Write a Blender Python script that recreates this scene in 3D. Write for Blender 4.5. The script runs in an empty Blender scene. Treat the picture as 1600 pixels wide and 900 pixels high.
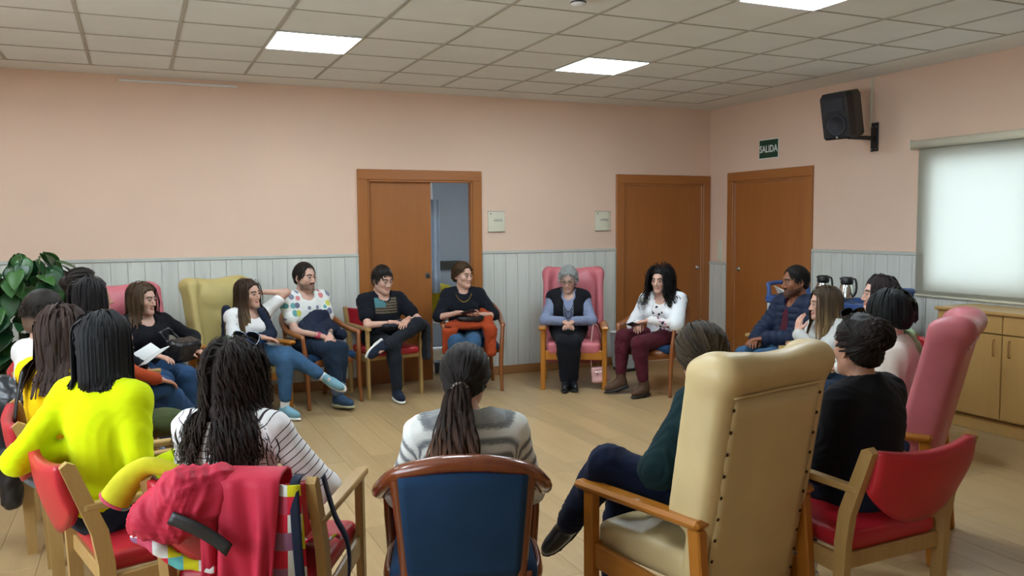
import bpy, math, random
import numpy as np
from mathutils import Vector, Matrix
from mathutils.bvhtree import BVHTree
random.seed(7); RNG = np.random.default_rng(11)
scene = bpy.context.scene
COL = scene.collection

# ------------------------------------------------------------------ camera
CAM_H = 1.582
cam_d = bpy.data.cameras.new('camera'); cam = bpy.data.objects.new('camera', cam_d); COL.objects.link(cam)
cam_d.sensor_width = 36.0; cam_d.lens = 1306.8 / 1600 * 36.0; cam_d.clip_start = 0.05
_yaw, _pitch, _roll = -0.4211, 0.0749, -0.0077
_f = Vector((-math.sin(_yaw)*math.cos(_pitch), math.cos(_yaw)*math.cos(_pitch), -math.sin(_pitch)))
_r = Vector((math.cos(_yaw), math.sin(_yaw), 0)); _u = _r.cross(_f)
_r2 = _r*math.cos(_roll) + _u*math.sin(_roll); _u2 = -_r*math.sin(_roll) + _u*math.cos(_roll)
cam.matrix_world = Matrix(((_r2.x, _u2.x, -_f.x, 0), (_r2.y, _u2.y, -_f.y, 0), (_r2.z, _u2.z, -_f.z, CAM_H), (0, 0, 0, 1)))
scene.camera = cam

# ------------------------------------------------------------------ world, daylight, exposure
WORLD_STRENGTH = 11.0
PANEL_STRENGTH = 38.0
w = bpy.data.worlds.new('sky'); scene.world = w; w.use_nodes = True
bg = w.node_tree.nodes['Background']; bg.inputs[0].default_value = (0.80, 0.91, 1.0, 1); bg.inputs[1].default_value = WORLD_STRENGTH
def portal(name, loc, rot, sx, sy):
    l = bpy.data.lights.new(name, 'AREA'); l.shape = 'RECTANGLE'; l.size = sx; l.size_y = sy
    l.cycles.is_portal = True
    o = bpy.data.objects.new(name, l); COL.objects.link(o); o.location = loc; o.rotation_euler = rot
    return o
# daylight enters through the openings of the windows (portals only guide the sampling of the sky)
portal('left_window_daylight', (-2.02, 2.25, 1.50), (0, -math.pi/2, 0), 1.5, 3.0)
portal('side_room_daylight', (4.54, 9.25, 1.55), (0, math.pi/2, 0), 1.2, 1.0)
portal('right_window_daylight', (6.40, 4.15, 1.58), (0, math.pi/2, 0), 1.14, 2.0)
vs = scene.view_settings; vs.view_transform = 'Standard'; vs.look = 'None'; vs.gamma = 1.0; vs.use_curve_mapping = False
vs.exposure = 0.0
scene.cycles.use_denoising = True
scene.cycles.max_bounces = 8; scene.cycles.diffuse_bounces = 4; scene.cycles.glossy_bounces = 3; scene.cycles.transmission_bounces = 6; scene.cycles.transparent_max_bounces = 8
scene.cycles.sample_clamp_indirect = 6.0

# ------------------------------------------------------------------ small helpers
def lin(c):
    if isinstance(c, str):
        c = c.lstrip('#'); c = [int(c[i:i+2], 16)/255 for i in (0, 2, 4)]
    return tuple((x/12.92 if x <= 0.04045 else ((x+0.055)/1.055)**2.4) for x in c)
def tag(o, label=None, cat=None, group=None, kind=None):
    if label: o['label'] = label
    if cat: o['category'] = cat
    if group: o['group'] = group
    if kind: o['kind'] = kind
    return o
def empty(name, loc=(0, 0, 0), heading=None, rz=None):
    """heading in degrees: the local +Y axis points along (cos, sin)"""
    o = bpy.data.objects.new(name, None); COL.objects.link(o); o.location = loc; o.empty_display_size = 0.1
    if heading is not None: o.rotation_euler = (0, 0, math.radians(heading - 90))
    elif rz is not None: o.rotation_euler = (0, 0, rz)
    return o
def mesh_obj(name, me, parent=None, loc=None):
    o = bpy.data.objects.new(name, me); COL.objects.link(o)
    if parent is not None: o.parent = parent
    if loc is not None: o.location = loc
    return o
def np_mesh(name, V, F, mats=(), smooth=True, mi=None, col=None, attr=None):
    me = bpy.data.meshes.new(name)
    if isinstance(F, np.ndarray):
        n, k = F.shape
        me.vertices.add(len(V)); me.vertices.foreach_set('co', np.asarray(V, np.float32).ravel())
        me.loops.add(n*k); me.loops.foreach_set('vertex_index', F.astype(np.int32).ravel())
        me.polygons.add(n); me.polygons.foreach_set('loop_start', np.arange(0, n*k, k, dtype=np.int32))
        me.update(calc_edges=True); me.validate()
    else:
        me.from_pydata([tuple(v) for v in V], [], F); me.update()
    for m in mats: me.materials.append(m)
    n = len(me.polygons)
    if smooth: me.polygons.foreach_set('use_smooth', np.ones(n, bool))
    if mi is not None and len(mi) == n: me.polygons.foreach_set('material_index', np.asarray(mi, np.int32))
    if col is not None:
        a = me.color_attributes.new('Col', 'FLOAT_COLOR', 'POINT'); c = np.ones((len(V), 4), np.float32); c[:, :3] = col
        a.data.foreach_set('color', c.ravel())
    if attr:
        for k, v in attr.items():
            a = me.attributes.new(k, 'FLOAT', 'POINT'); a.data.foreach_set('value', np.asarray(v, np.float32))
    return me

class MB:
    """collects boxes, tubes, sheets into one mesh"""
    def __init__(s): s.v = []; s.f = []; s.sm = []
    def add(s, V, F, smooth=False):
        b = len(s.v); s.v += [tuple(p) for p in V]; s.f += [[i+b for i in f] for f in F]; s.sm += [smooth]*len(F); return s
    def box(s, c, size, bev=0.004, M=None):
        hx, hy, hz = size[0]/2, size[1]/2, size[2]/2; b = min(bev, hx*.9, hy*.9, hz*.9)
        V = []; idx = {}
        for sx in (-1, 1):
            for sy in (-1, 1):
                for sz in (-1, 1):
                    for ax in range(3):
                        p = [sx*hx, sy*hy, sz*hz]
                        for k in range(3):
                            if k != ax: p[k] -= (sx, sy, sz)[k]*b
                        idx[(sx, sy, sz, ax)] = len(V); V.append(p)
        F = []
        for ax in range(3):
            o1, o2 = [k for k in range(3) if k != ax]
            for sg in (-1, 1):
                q = []
                for a, bb in ((-1, -1), (1, -1), (1, 1), (-1, 1)):
                    k = [0, 0, 0]; k[ax] = sg; k[o1] = a; k[o2] = bb; q.append(idx[(k[0], k[1], k[2], ax)])
                F.append(q)
        for ax in range(3):      # edge chamfers along ax
            o1, o2 = [k for k in range(3) if k != ax]
            for a in (-1, 1):
                for bb in (-1, 1):
                    k0 = [0, 0, 0]; k0[o1] = a; k0[o2] = bb; k1 = list(k0); k0[ax] = -1; k1[ax] = 1
                    F.append([idx[(*k0, o1)], idx[(*k1, o1)], idx[(*k1, o2)], idx[(*k0, o2)]])
        for sx in (-1, 1):
            for sy in (-1, 1):
                for sz in (-1, 1): F.append([idx[(sx, sy, sz, 0)], idx[(sx, sy, sz, 1)], idx[(sx, sy, sz, 2)]])
        V = [Vector(p) for p in V]
        if M is not None: V = [M @ p for p in V]
        cc = Vector(c); V = [p + cc for p in V]
        Fo = []
        cen = sum(V, Vector())/len(V)
        for f in F:
            a, b_, c_ = V[f[0]], V[f[1]], V[f[2]]; nrm = (b_-a).cross(c_-a)
            if nrm.dot(sum((V[i] for i in f), Vector())/len(f) - cen) < 0: f = f[::-1]
            Fo.append(f)
        return s.add(V, Fo)
    def beam(s, a, b, w, d, bev=0.004, up=(0, 0, 1), ext=0.0):
        """box from a to b, w across (horizontal side), d along the other side"""
        a = Vector(a); b = Vector(b); z = (b-a); L = z.length; z.normalize(); up = Vector(up)
        x = up.cross(z)
        if x.length < 1e-3: x = Vector((1, 0, 0))
        x.normalize(); y = z.cross(x)
        M = Matrix((x, y, z)).transposed()
        return s.box((a+b)/2, (w, d, L+2*ext), bev, M)
    def tube(s, pts, rad, n=10, sy=1.0, closed=False, up=None, cap=True):
        P = [Vector(p) for p in pts]; m = len(P)
        if not hasattr(rad, '__len__'): rad = [rad]*m
        V = []; F = []; nrm = None
        for i in range(m):
            if closed: t = (P[(i+1) % m]-P[i-1])
            else: t = P[min(i+1, m-1)]-P[max(i-1, 0)]
            t.normalize()
            if up is not None: nrm = Vector(up)
            if nrm is None: nrm = Vector((0, 0, 1)) if abs(t.z) < .9 else Vector((1, 0, 0))
            nrm = (nrm - t*nrm.dot(t)); nrm.normalize(); bn = t.cross(nrm)
            for j in range(n):
                a = 2*math.pi*j/n; V.append(P[i] + (nrm*math.cos(a)*sy + bn*math.sin(a))*rad[i])
        rng = m if closed else m-1
        for i in range(rng):
            for j in range(n):
                a = i*n+j; b = i*n+(j+1) % n; c = ((i+1) % m)*n+(j+1) % n; d = ((i+1) % m)*n+j
                F.append([a, b, c, d])
        if cap and not closed: F.append(list(range(n))[::-1]); F.append([(m-1)*n+j for j in range(n)])
        return s.add(V, F, True)
    def lathe(s, prof, c=(0, 0, 0), n=20, M=None, sx=1, sy=1):
        V = []; F = []; m = len(prof)
        for r, z in prof:
            for j in range(n):
                a = 2*math.pi*j/n; p = Vector((r*math.cos(a)*sx, r*math.sin(a)*sy, z)); V.append((M @ p if M is not None else p) + Vector(c))
        for i in range(m-1):
            for j in range(n): F.append([i*n+j, i*n+(j+1) % n, (i+1)*n+(j+1) % n, (i+1)*n+j])
        F.append(list(range(n))[::-1]); F.append([(m-1)*n+j for j in range(n)])
        return s.add(V, F, True)
    def prism(s, poly, z0, z1, M=None, c=(0, 0, 0)):
        """poly in local xy, extruded along local z"""
        n = len(poly); V = [Vector((x, y, z)) for z in (z0, z1) for x, y in poly]
        if M is not None: V = [M @ p for p in V]
        V = [p+Vector(c) for p in V]
        F = [list(range(n))[::-1], [n+i for i in range(n)]] + [[i, (i+1) % n, n+(i+1) % n, n+i] for i in range(n)]
        return s.add(V, F)
    def sheet(s, fn, nu, nv, th=0.004):
        """thick sheet: fn(u,v)->Vector on the unit square"""
        G = [[Vector(fn(i/(nu-1), j/(nv-1))) for j in range(nv)] for i in range(nu)]
        V = []; N = []
        for i in range(nu):
            for j in range(nv):
                du = G[min(i+1, nu-1)][j]-G[max(i-1, 0)][j]; dv = G[i][min(j+1, nv-1)]-G[i][max(j-1, 0)]
                n = du.cross(dv); n.normalize() if n.length > 0 else None
                N.append(n)
        K = nu*nv; fl = [p for r in G for p in r]
        V = [p+n*th/2 for p, n in zip(fl, N)] + [p-n*th/2 for p, n in zip(fl, N)]
        F = []
        for i in range(nu-1):
            for j in range(nv-1):
                a = i*nv+j; q = [a, a+nv, a+nv+1, a+1]; F.append(q); F.append([K+x for x in q[::-1]])
        ring = [i*nv for i in range(nu)] + [(nu-1)*nv+j for j in range(1, nv)] + [i*nv+nv-1 for i in range(nu-2, -1, -1)] + [j for j in range(nv-2, 0, -1)]
        for a, b in zip(ring, ring[1:]+ring[:1]): F.append([b, a, K+a, K+b])
        return s.add(V, F, True)
    def mesh(s, name, mats=()):
        me = bpy.data.meshes.new(name); me.from_pydata(s.v, [], s.f); me.update()
        me.polygons.foreach_set('use_smooth', s.sm)
        for m in (mats if isinstance(mats, (list, tuple)) else [mats]): me.materials.append(m)
        return me
    def build(s, name, mat, parent=None, loc=None): return mesh_obj(name, s.mesh(name, mat), parent, loc)

# ------------------------------------------------------------------ materials
_M = {}
class NT:
    def __init__(s, name):
        s.m = bpy.data.materials.new(name); s.m.use_nodes = True; s.t = s.m.node_tree; s.p = s.t.nodes['Principled BSDF']
    def n(s, typ, **kw):
        nd = s.t.nodes.new(typ)
        for k, v in kw.items(): setattr(nd, k, v)
        return nd
    def l(s, a, b): s.t.links.new(a, b)
    def val(s, nd, **kw):
        for k, v in kw.items(): nd.inputs[k.replace('_', ' ')].default_value = v
        return nd
    def coord(s, scale=(1, 1, 1), out='Object'):
        tc = s.n('ShaderNodeTexCoord'); mp = s.n('ShaderNodeMapping'); mp.inputs['Scale'].default_value = scale; s.l(tc.outputs[out], mp.inputs['Vector']); return mp.outputs[0]
    def noise(s, vec, scale=5, detail=3, rough=.5, dist=0):
        nd = s.n('ShaderNodeTexNoise'); s.val(nd, Scale=scale, Detail=detail, Roughness=rough, Distortion=dist); s.l(vec, nd.inputs['Vector']); return nd
    def ramp(s, fac, stops, interp='LINEAR'):
        r = s.n('ShaderNodeValToRGB'); r.color_ramp.interpolation = interp; e = r.color_ramp.elements
        while len(e) < len(stops): e.new(0.5)
        for el, (p, c) in zip(e, stops): el.position = p; el.color = (*c[:3], 1)
        s.l(fac, r.inputs[0]); return r.outputs[0]
    def mix(s, fac, a, b, blend='MIX'):
        m = s.n('ShaderNodeMix', data_type='RGBA', blend_type=blend)
        if isinstance(fac, (int, float)): m.inputs[0].default_value = fac
        else: s.l(fac, m.inputs[0])
        for i, x in ((6, a), (7, b)):
            if isinstance(x, tuple): m.inputs[i].default_value = (*x[:3], 1)
            else: s.l(x, m.inputs[i])
        return m.outputs[2]
    def math(s, op, a, b=None, c=None):
        m = s.n('ShaderNodeMath', operation=op)
        for i, x in enumerate((a, b, c)):
            if x is None: continue
            if isinstance(x, (int, float)): m.inputs[i].default_value = x
            else: s.l(x, m.inputs[i])
        return m.outputs[0]
    def bump(s, h, strength=.3, dist=.004):
        b = s.n('ShaderNodeBump'); s.val(b, Strength=strength, Distance=dist); s.l(h, b.inputs['Height']); s.l(b.outputs[0], s.p.inputs['Normal'])
    def color(s, c):
        if isinstance(c, tuple): s.p.inputs['Base Color'].default_value = (*c[:3], 1)
        else: s.l(c, s.p.inputs['Base Color'])
    def rough(s, r, spec=.5): s.p.inputs['Roughness'].default_value = r; s.p.inputs['Specular IOR Level'].default_value = spec
def mul(c, k): return tuple(min(1, x*k) for x in c)
def M_fabric(name, c, scale=350, var=.12, bump=.25, rough=.9, weave=True):
    if name in _M: return _M[name]
    t = NT(name); c = lin(c); v = t.coord()
    n = t.noise(v, 9, 3); t.color(t.ramp(n.outputs[0], [(.3, mul(c, 1-var)), (.7, mul(c, 1+var))]))
    t.rough(rough, .15); b = t.noise(v, scale, 2); t.bump(b.outputs[0], bump, .002)
    t.p.inputs['Sheen Weight'].default_value = .03
    _M[name] = t.m; return t.m
def M_plain(name, c, rough=.5, metal=0, spec=.5, bump=0, bscale=60, var=.04):
    if name in _M: return _M[name]
    t = NT(name); c = lin(c); v = t.coord(); n = t.noise(v, 7, 3)
    t.color(t.ramp(n.outputs[0], [(.3, mul(c, 1-var)), (.7, mul(c, 1+var))])); t.rough(rough, spec); t.p.inputs['Metallic'].default_value = metal
    if bump: b = t.noise(v, bscale, 3); t.bump(b.outputs[0], bump, .003)
    _M[name] = t.m; return t.m
def M_wood(name, c1, c2, axis='Z', scale=1.0, rough=.35, rand=False, spec=.5, coat=0.0, contrast=1.0):
    if name in _M: return _M[name]
    t = NT(name); a, b = lin(c1), lin(c2); sc = {'X': (1.2, 14, 14), 'Y': (14, 1.2, 14), 'Z': (14, 14, 1.2)}[axis]; sc = tuple(x*scale for x in sc)
    v = t.coord(sc)
    if rand:
        oi = t.n('ShaderNodeObjectInfo'); va = t.n('ShaderNodeVectorMath', operation='MULTIPLY_ADD'); cv = t.n('ShaderNodeCombineXYZ')
        for i, k in enumerate((37., 91., 53.)): t.l(t.math('MULTIPLY', oi.outputs['Random'], k), cv.inputs[i])
        va.operation = 'ADD'; t.l(v, va.inputs[0]); t.l(cv.outputs[0], va.inputs[1]); v = va.outputs[0]
    n = t.noise(v, 1.6, 5, .6, .8); n2 = t.noise(v, 9, 3, .6)
    f = t.math('ADD', t.math('MULTIPLY', n.outputs[0], .75), t.math('MULTIPLY', n2.outputs[0], .25))
    col = t.ramp(f, [(.5-.18/contrast, a), (.5+.18/contrast, b)])
    if rand:
        k = t.math('MULTIPLY_ADD', oi.outputs['Random'], .16, .92)
        hs = t.n('ShaderNodeHueSaturation'); t.l(col, hs.inputs['Color']); t.l(k, hs.inputs['Value']); col = hs.outputs[0]
    t.color(col); t.rough(rough, spec); t.bump(n2.outputs[0], .06, .002)
    if coat: t.p.inputs['Coat Weight'].default_value = coat; t.p.inputs['Coat Roughness'].default_value = .15
    _M[name] = t.m; return t.m
def M_attr(name, rough=.5, sss=0, spec=.4, bump=0, bscale=200):
    if name in _M: return _M[name]
    t = NT(name); a = t.n('ShaderNodeVertexColor', layer_name='Col'); v = t.coord(); n = t.noise(v, 40, 3)
    t.color(t.mix(t.math('MULTIPLY', n.outputs[0], .10), a.outputs[0], (0, 0, 0), 'MIX')); t.rough(rough, spec)
    if bump: b = t.noise(v, bscale, 2); t.bump(b.outputs[0], bump, .002)
    if sss: t.p.inputs['Subsurface Weight'].default_value = sss; t.p.inputs['Subsurface Radius'].default_value = (.01, .004, .002); t.p.inputs['Subsurface Scale'].default_value = 1.0
    _M[name] = t.m; return t.m
def M_emit(name, c, s):
    t = NT(name); t.color((.9, .9, .9)); t.p.inputs['Emission Color'].default_value = (*lin(c), 1); t.p.inputs['Emission Strength'].default_value = s; return t.m
# ------------------------------------------------------------------ the room
XL, XR, YF, YB, ZC = -2.0, 6.2, -1.5, 8.107, 2.906
PI = math.pi
def M_plaster(name, c):
    t = NT(name); c = lin(c); v = t.coord(); n = t.noise(v, 1.3, 4); t.color(t.ramp(n.outputs[0], [(.3, mul(c, .97)), (.7, mul(c, 1.03))])); t.rough(.75, .3)
    b = t.noise(v, 160, 3); t.bump(b.outputs[0], .15, .003); return t.m
m_pink = M_plaster('pink_plaster', '#dcc0ab')
m_white_pl = M_plaster('white_plaster', '#e2e4e0')
m_blue_pl = M_plaster('pale_blue_plaster', '#9aabbc')
def M_panelwood():
    t = NT('grey_washed_wood'); v = t.coord((10, 10, .7)); oi = t.n('ShaderNodeObjectInfo'); cv = t.n('ShaderNodeCombineXYZ')
    for i, k in enumerate((37., 91., 53.)): t.l(t.math('MULTIPLY', oi.outputs['Random'], k), cv.inputs[i])
    va = t.n('ShaderNodeVectorMath', operation='ADD'); t.l(v, va.inputs[0]); t.l(cv.outputs[0], va.inputs[1])
    n = t.noise(va.outputs[0], 1.2, 5, .6, .6); c = t.ramp(n.outputs[0], [(.25, lin('#c0c3bc')), (.55, lin('#cdd0c9')), (.8, lin('#d4d7d1'))])
    v2 = t.coord((9, 9, 4)); vb = t.n('ShaderNodeVectorMath', operation='ADD'); t.l(v2, vb.inputs[0]); t.l(cv.outputs[0], vb.inputs[1])
    vo = t.n('ShaderNodeTexVoronoi'); t.val(vo, Scale=.55); t.l(vb.outputs[0], vo.inputs['Vector'])
    k = t.ramp(vo.outputs['Distance'], [(.05, (1, 1, 1)), (.16, (0, 0, 0))]); c = t.mix(t.math('MULTIPLY', k, .45), c, lin('#999c95'))
    hs = t.n('ShaderNodeHueSaturation'); t.l(c, hs.inputs['Color']); t.l(t.math('MULTIPLY_ADD', oi.outputs['Random'], .05, .965), hs.inputs['Value'])
    t.color(hs.outputs[0]); t.rough(.55, .3); t.bump(n.outputs[0], .1, .002); return t.m
m_panel = M_panelwood()
m_panelrail = M_plain('grey_panel_rail', '#b7bbb4', .5, var=.05)
m_door = M_wood('cherry_door_wood', '#945a2b', '#a16631', 'Z', .6, .38, contrast=.7)
m_casing = M_wood('cherry_casing_wood', '#975d2d', '#a46934', 'Z', .6, .35, contrast=.7)
m_casingh = M_wood('cherry_casing_wood_across', '#975d2d', '#a46934', 'X', .6, .35, contrast=.7)
m_base = M_wood('baseboard_wood', '#94683e', '#a4774a', 'X', .6, .4)
m_plank = M_wood('oak_laminate', '#9d835b', '#b0966e', 'Y', .55, .3, rand=True, spec=.45, contrast=.8)
m_slab = M_wood('oak_laminate_far', '#9d835b', '#b0966e', 'Y', .55, .3, spec=.45, contrast=.8)
m_chrome = M_plain('brushed_steel', '#b8b8b4', .3, 1.0)
m_ivory = M_plain('ivory_plastic', '#d4d2bd', .45)
m_white = M_plain('white_plastic', '#dcdedd', .4)
m_black = M_plain('black_plastic', '#16171b', .45)

def structure(o): o['kind'] = 'structure'; return o
# floor: sub-floor slab with separate laminate boards lying on it
fl = MB(); fl.box(((XL+XR)/2, (YF+10.4)/2, -.06), (XR-XL+.3, 10.4-YF+.2, .1), .001); floor = structure(fl.build('floor', m_slab))
PW, PL = .19, 1.28
pm = MB(); pm.box((0, 0, 0), (PW-.0012, PL-.0012, .010), .0010); pm = pm.mesh('plank', m_plank)
i = 0; x = XL
while x < XR - .02:
    w_ = min(PW, XR-x); y = 1.2 - random.random()*PL
    while y < YB:
        o = mesh_obj('plank', pm, floor); y1 = min(y+PL, YB); o.location = (x+w_/2, (y+y1)/2, -.005); o.scale = (w_/PW, (y1-y)/PL, 1); y += PL
    x += PW
fs = MB(); fs.box(((XL+XR)/2, (YF-.1)/2, -.0055), (XR-XL, -YF+.1, .010), .001); fs.build('floorboards', m_slab, floor)

# walls
def wall(name, boxes, m):
    b = MB()
    for c, s in boxes: b.box(c, s, .0005)
    return structure(b.build(name, m))
def bx(x0, x1, y0, y1, z0, z1): return (((x0+x1)/2, (y0+y1)/2, (z0+z1)/2), (x1-x0, y1-y0, z1-z0))
D1a, D1b, D1h = 2.05, 3.21, 2.06
wall('wall_back', [bx(XL-.12, D1a, YB, YB+.12, 0, 3.05), bx(D1b, XR+.12, YB, YB+.12, 0, 3.05), bx(D1a, D1b, YB, YB+.12, D1h, 3.05)], m_pink)
WY0, WY1, WZ0, WZ1 = 3.15, 5.11, 1.01, 2.15
wall('wall_right', [bx(XR, XR+.12, YF, WY0, 0, 3.05), bx(XR, XR+.12, WY1, YB, 0, 3.05), bx(XR, XR+.12, WY0, WY1, 0, WZ0), bx(XR, XR+.12, WY0, WY1, WZ1, 3.05)], m_pink)
LY0, LY1, LZ0, LZ1 = .75, 3.75, .75, 2.25
wall('wall_left', [bx(XL-.12, XL, YF, LY0, 0, 3.05), bx(XL-.12, XL, LY1, YB, 0, 3.05), bx(XL-.12, XL, LY0, LY1, 0, LZ0), bx(XL-.12, XL, LY0, LY1, LZ1, 3.05)], m_pink)
wall('wall_front', [bx(XL-.12, XR+.12, YF-.12, YF, 0, 3.05)], m_pink)
# room behind the sliding door
wall('wall_side_room', [bx(1.5, 4.52, 10.3, 10.42, 0, 3.05), bx(1.38, 1.5, YB+.12, 10.42, 0, 3.05), bx(4.4, 4.52, YB+.12, 8.75, 0, 3.05), bx(4.4, 4.52, 9.75, 10.42, 0, 3.05), bx(4.4, 4.52, 8.75, 9.75, 0, .95), bx(4.4, 4.52, 8.75, 9.75, 2.15, 3.05)], m_blue_pl)

def M_glass():
    t = NT('window_glass'); tr = t.n('ShaderNodeBsdfTransparent'); gl = t.n('ShaderNodeBsdfGlossy'); gl.inputs['Roughness'].default_value = .02; mx = t.n('ShaderNodeMixShader'); mx.inputs[0].default_value = .06
    t.l(tr.outputs[0], mx.inputs[1]); t.l(gl.outputs[0], mx.inputs[2]); t.l(mx.outputs[0], t.n('ShaderNodeOutputMaterial').inputs[0] if False else t.t.nodes['Material Output'].inputs[0]); return t.m
m_glass = M_glass()
def window(name, x, y0, y1, z0, z1):
    r = structure(empty(name, (x, (y0+y1)/2, z0)))
    cy = (y0+y1)/2; f = MB(); h = z1-z0; w_ = y1-y0
    for yy in (-w_/2+.025, w_/2-.025): f.box((0, yy, h/2), (.06, .05, h), .004)
    for zz in (.025, h-.025): f.box((0, 0, zz), (.06, w_, .05), .004)
    f.box((0, 0, h/2), (.06, .06, h), .004); f.build('window_frame', m_white, r)
    for sgn in (-1, 1):
        p = MB(); p.box((0, sgn*(w_/4), h/2), (.006, w_/2-.06, h-.1), .0005); p.build('pane', m_glass, r)
window('window_1', XR+.07, WY0, WY1, WZ0, WZ1)
window('window_2', XL-.07, LY0, LY1, LZ0, LZ1)
window('window_3', 4.46, 8.75, 9.75, .95, 2.15)

# ceiling: plaster slab and border, mineral fibre tiles in a bar grid, flush light panels
def M_tile():
    t = NT('mineral_fibre_tile'); v = t.coord(); c = lin('#e4e8e6'); n = t.noise(v, 3, 3); f = t.noise(v, 260, 2)
    t.color(t.mix(t.ramp(f.outputs[0], [(.62, (0, 0, 0)), (.75, (.35, .35, .35))]), t.ramp(n.outputs[0], [(.3, mul(c, .98)), (.7, mul(c, 1.02))]), lin('#a8a8a0'))); t.rough(.9, .2); t.bump(f.outputs[0], .4, .003); return t.m
m_tile = M_tile(); m_bar = M_plain('ceiling_bar', '#a9a79c', .6)
c = MB(); c.box(((XL+XR)/2, (YF+YB)/2, 2.98), (XR-XL+.2, YB-YF+.2, .08), .001)
GX0, GY0, G = -.286, 7.699, .6
gxr = GX0+10*G
c.box(((XL+XR)/2, (GY0+YB)/2, 2.925), (XR-XL, YB-GY0-.004, .036), .001); c.box(((gxr+XR)/2, (YF+GY0)/2, 2.925), (XR-gxr-.004, GY0-YF, .036), .001)
ceiling = structure(c.build('ceiling', m_white_pl))
structure(wall('ceiling_side_room', [bx(1.4, 4.5, YB+.1, 10.4, 2.6, 2.7)], m_blue_pl))
tm = MB(); tm.box((0, 0, 0), (.583, .583, .014), .003); tm = tm.mesh('tile', m_tile)
lights = {(j, r) for j in (-2, 2, 6) for r in (2, 6)}
for j in range(-3, 10):
    for r in range(0, 15):
        if (j, r) in lights: continue
        o = mesh_obj('tile', tm, ceiling); o.location = (GX0+(j+.5)*G, GY0-(r+.5)*G, 2.916 + random.uniform(-.001, .001)); o.rotation_euler = (random.uniform(-.002, .002), random.uniform(-.002, .002), random.choice((0, PI)))
b1 = MB(); b1.box((0, 0, 0), (.022, GY0-YF, .012), .001); b1 = b1.mesh('grid_bar', m_bar)
for j in range(-2, 11): o = mesh_obj('grid_bar', b1, ceiling); o.location = (GX0+j*G, (GY0+YF)/2, 2.909)
b2 = MB(); b2.box((0, 0, 0), (gxr-XL, .013, .010), .001); b2 = b2.mesh('cross_bar', m_bar)
for r in range(0, 16): o = mesh_obj('cross_bar', b2, ceiling); o.location = ((gxr+XL)/2, GY0-r*G, 2.910)
m_lamp = M_emit('led_panel_glow', '#e6f5ff', PANEL_STRENGTH)
llab = {(2, 2): 'square lit ceiling panel at upper left, above the polka dot shirt', (6, 2): 'square lit ceiling panel nearest the far corner', (6, 6): 'square lit ceiling panel cut off by the top edge of the picture'}
fm = MB()
for a, b_ in ((-1, 0), (1, 0), (0, -1), (0, 1)): fm.box((a*.292, b_*.292, 0), (.012 if a else .596, .012 if b_ else .572, .018), .002)
fm = fm.mesh('frame', m_white); dm = MB(); dm.box((0, 0, 0), (.574, .574, .010), .001); dm = dm.mesh('diffuser', m_lamp)
for (j, r) in sorted(lights):
    t = empty('ceiling_light', (GX0+(j+.5)*G, GY0-(r+.5)*G, 2.908))
    tag(t, llab.get((j, r), {(-2, 2): 'square lit ceiling panel in the far row, beyond the left edge of the picture', (-2, 6): 'square lit ceiling panel in the near row, beyond the left edge of the picture', (2, 6): 'square lit ceiling panel just above the top edge, over the circle'}.get((j, r))), 'ceiling light', 'square ceiling light panels')
    mesh_obj('frame', fm, t); mesh_obj('diffuser', dm, t)
# smoke detector
t = empty('smoke_detector', (2.41, 4.40, 2.906)); tag(t, 'small white round detector on the ceiling tiles at the top edge', 'smoke detector')
d = MB(); d.lathe([(.055, 0), (.058, -.012), (.050, -.022)], n=24); d.build('base', m_white, t)
d = MB(); d.lathe([(.046, -.022), (.044, -.040), (.030, -.050), (.001, -.052)], n=24); d.build('sensor_head', m_white, t)
d = MB(); d.lathe([(.047, -.026), (.047, -.034)], n=24); d.build('vent_slot', m_black, t)

# wainscot of vertical boards, with a rail on top
def wainscot(name, a, b, h, axis, reverse=False):
    """axis 'x': on the back wall from x=a to b; axis 'y': on the right wall from y=a to b"""
    L = b-a; r = structure(empty(name, (a, YB, 0) if axis == 'x' else (XR, a, 0), rz=0 if axis == 'x' else PI/2))
    n = max(1, round(L/.135)); pw = L/n
    pmesh = MB(); pmesh.box((0, 0, 0), (pw-.0025, .012, h-.03-.09), .0015); pmesh = pmesh.mesh('board', m_panel)
    sy = -1 if axis == 'x' else 1
    for i in range(n): o = mesh_obj('board', pmesh, r); o.location = ((i+.5)*pw, sy*.008, .09+(h-.12)/2)
    bk = MB(); bk.box((L/2, sy*.001, h/2), (L, .002, h-.01), .0002); bk.build('backing', m_panelrail, r)
    ra = MB(); ra.box((L/2, sy*.012, h-.015), (L, .024, .030), .004); ra.build('rail', m_panelrail, r)
    for xx in (.011, L-.011): ra = MB(); ra.box((xx, sy*.0115, (h-.03+.09)/2), (.022, .022, h-.03-.092), .003); ra.build('edge_strip', m_panelrail, r)
    return r
wainscot('trim_1', XL, 1.98, 1.315, 'x'); wainscot('trim_2', 3.287, 4.905, 1.315, 'x')
wainscot('trim_3', 7.765, YB-.002, 1.14, 'y'); wainscot('trim_4', WY1, 6.438, 1.322, 'y'); wainscot('trim_5', 0.6, WY1, 1.0, 'y')
def baseboard(name, a, b, axis):
    m = MB()
    if axis == 'x': m.box(((a+b)/2, YB-.011, .045), (b-a, .022, .09), .004)
    else: m.box((XR-.011, (a+b)/2, .045), (.022, b-a, .09), .004)
    structure(m.build(name, m_base))
baseboard('baseboard_back_left', XL, 1.98, 'x'); baseboard('baseboard_back_middle', 3.287, 4.905, 'x'); baseboard('baseboard_right', .6, 6.438, 'y'); baseboard('baseboard_corner', 7.765, YB-.03, 'y')

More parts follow.
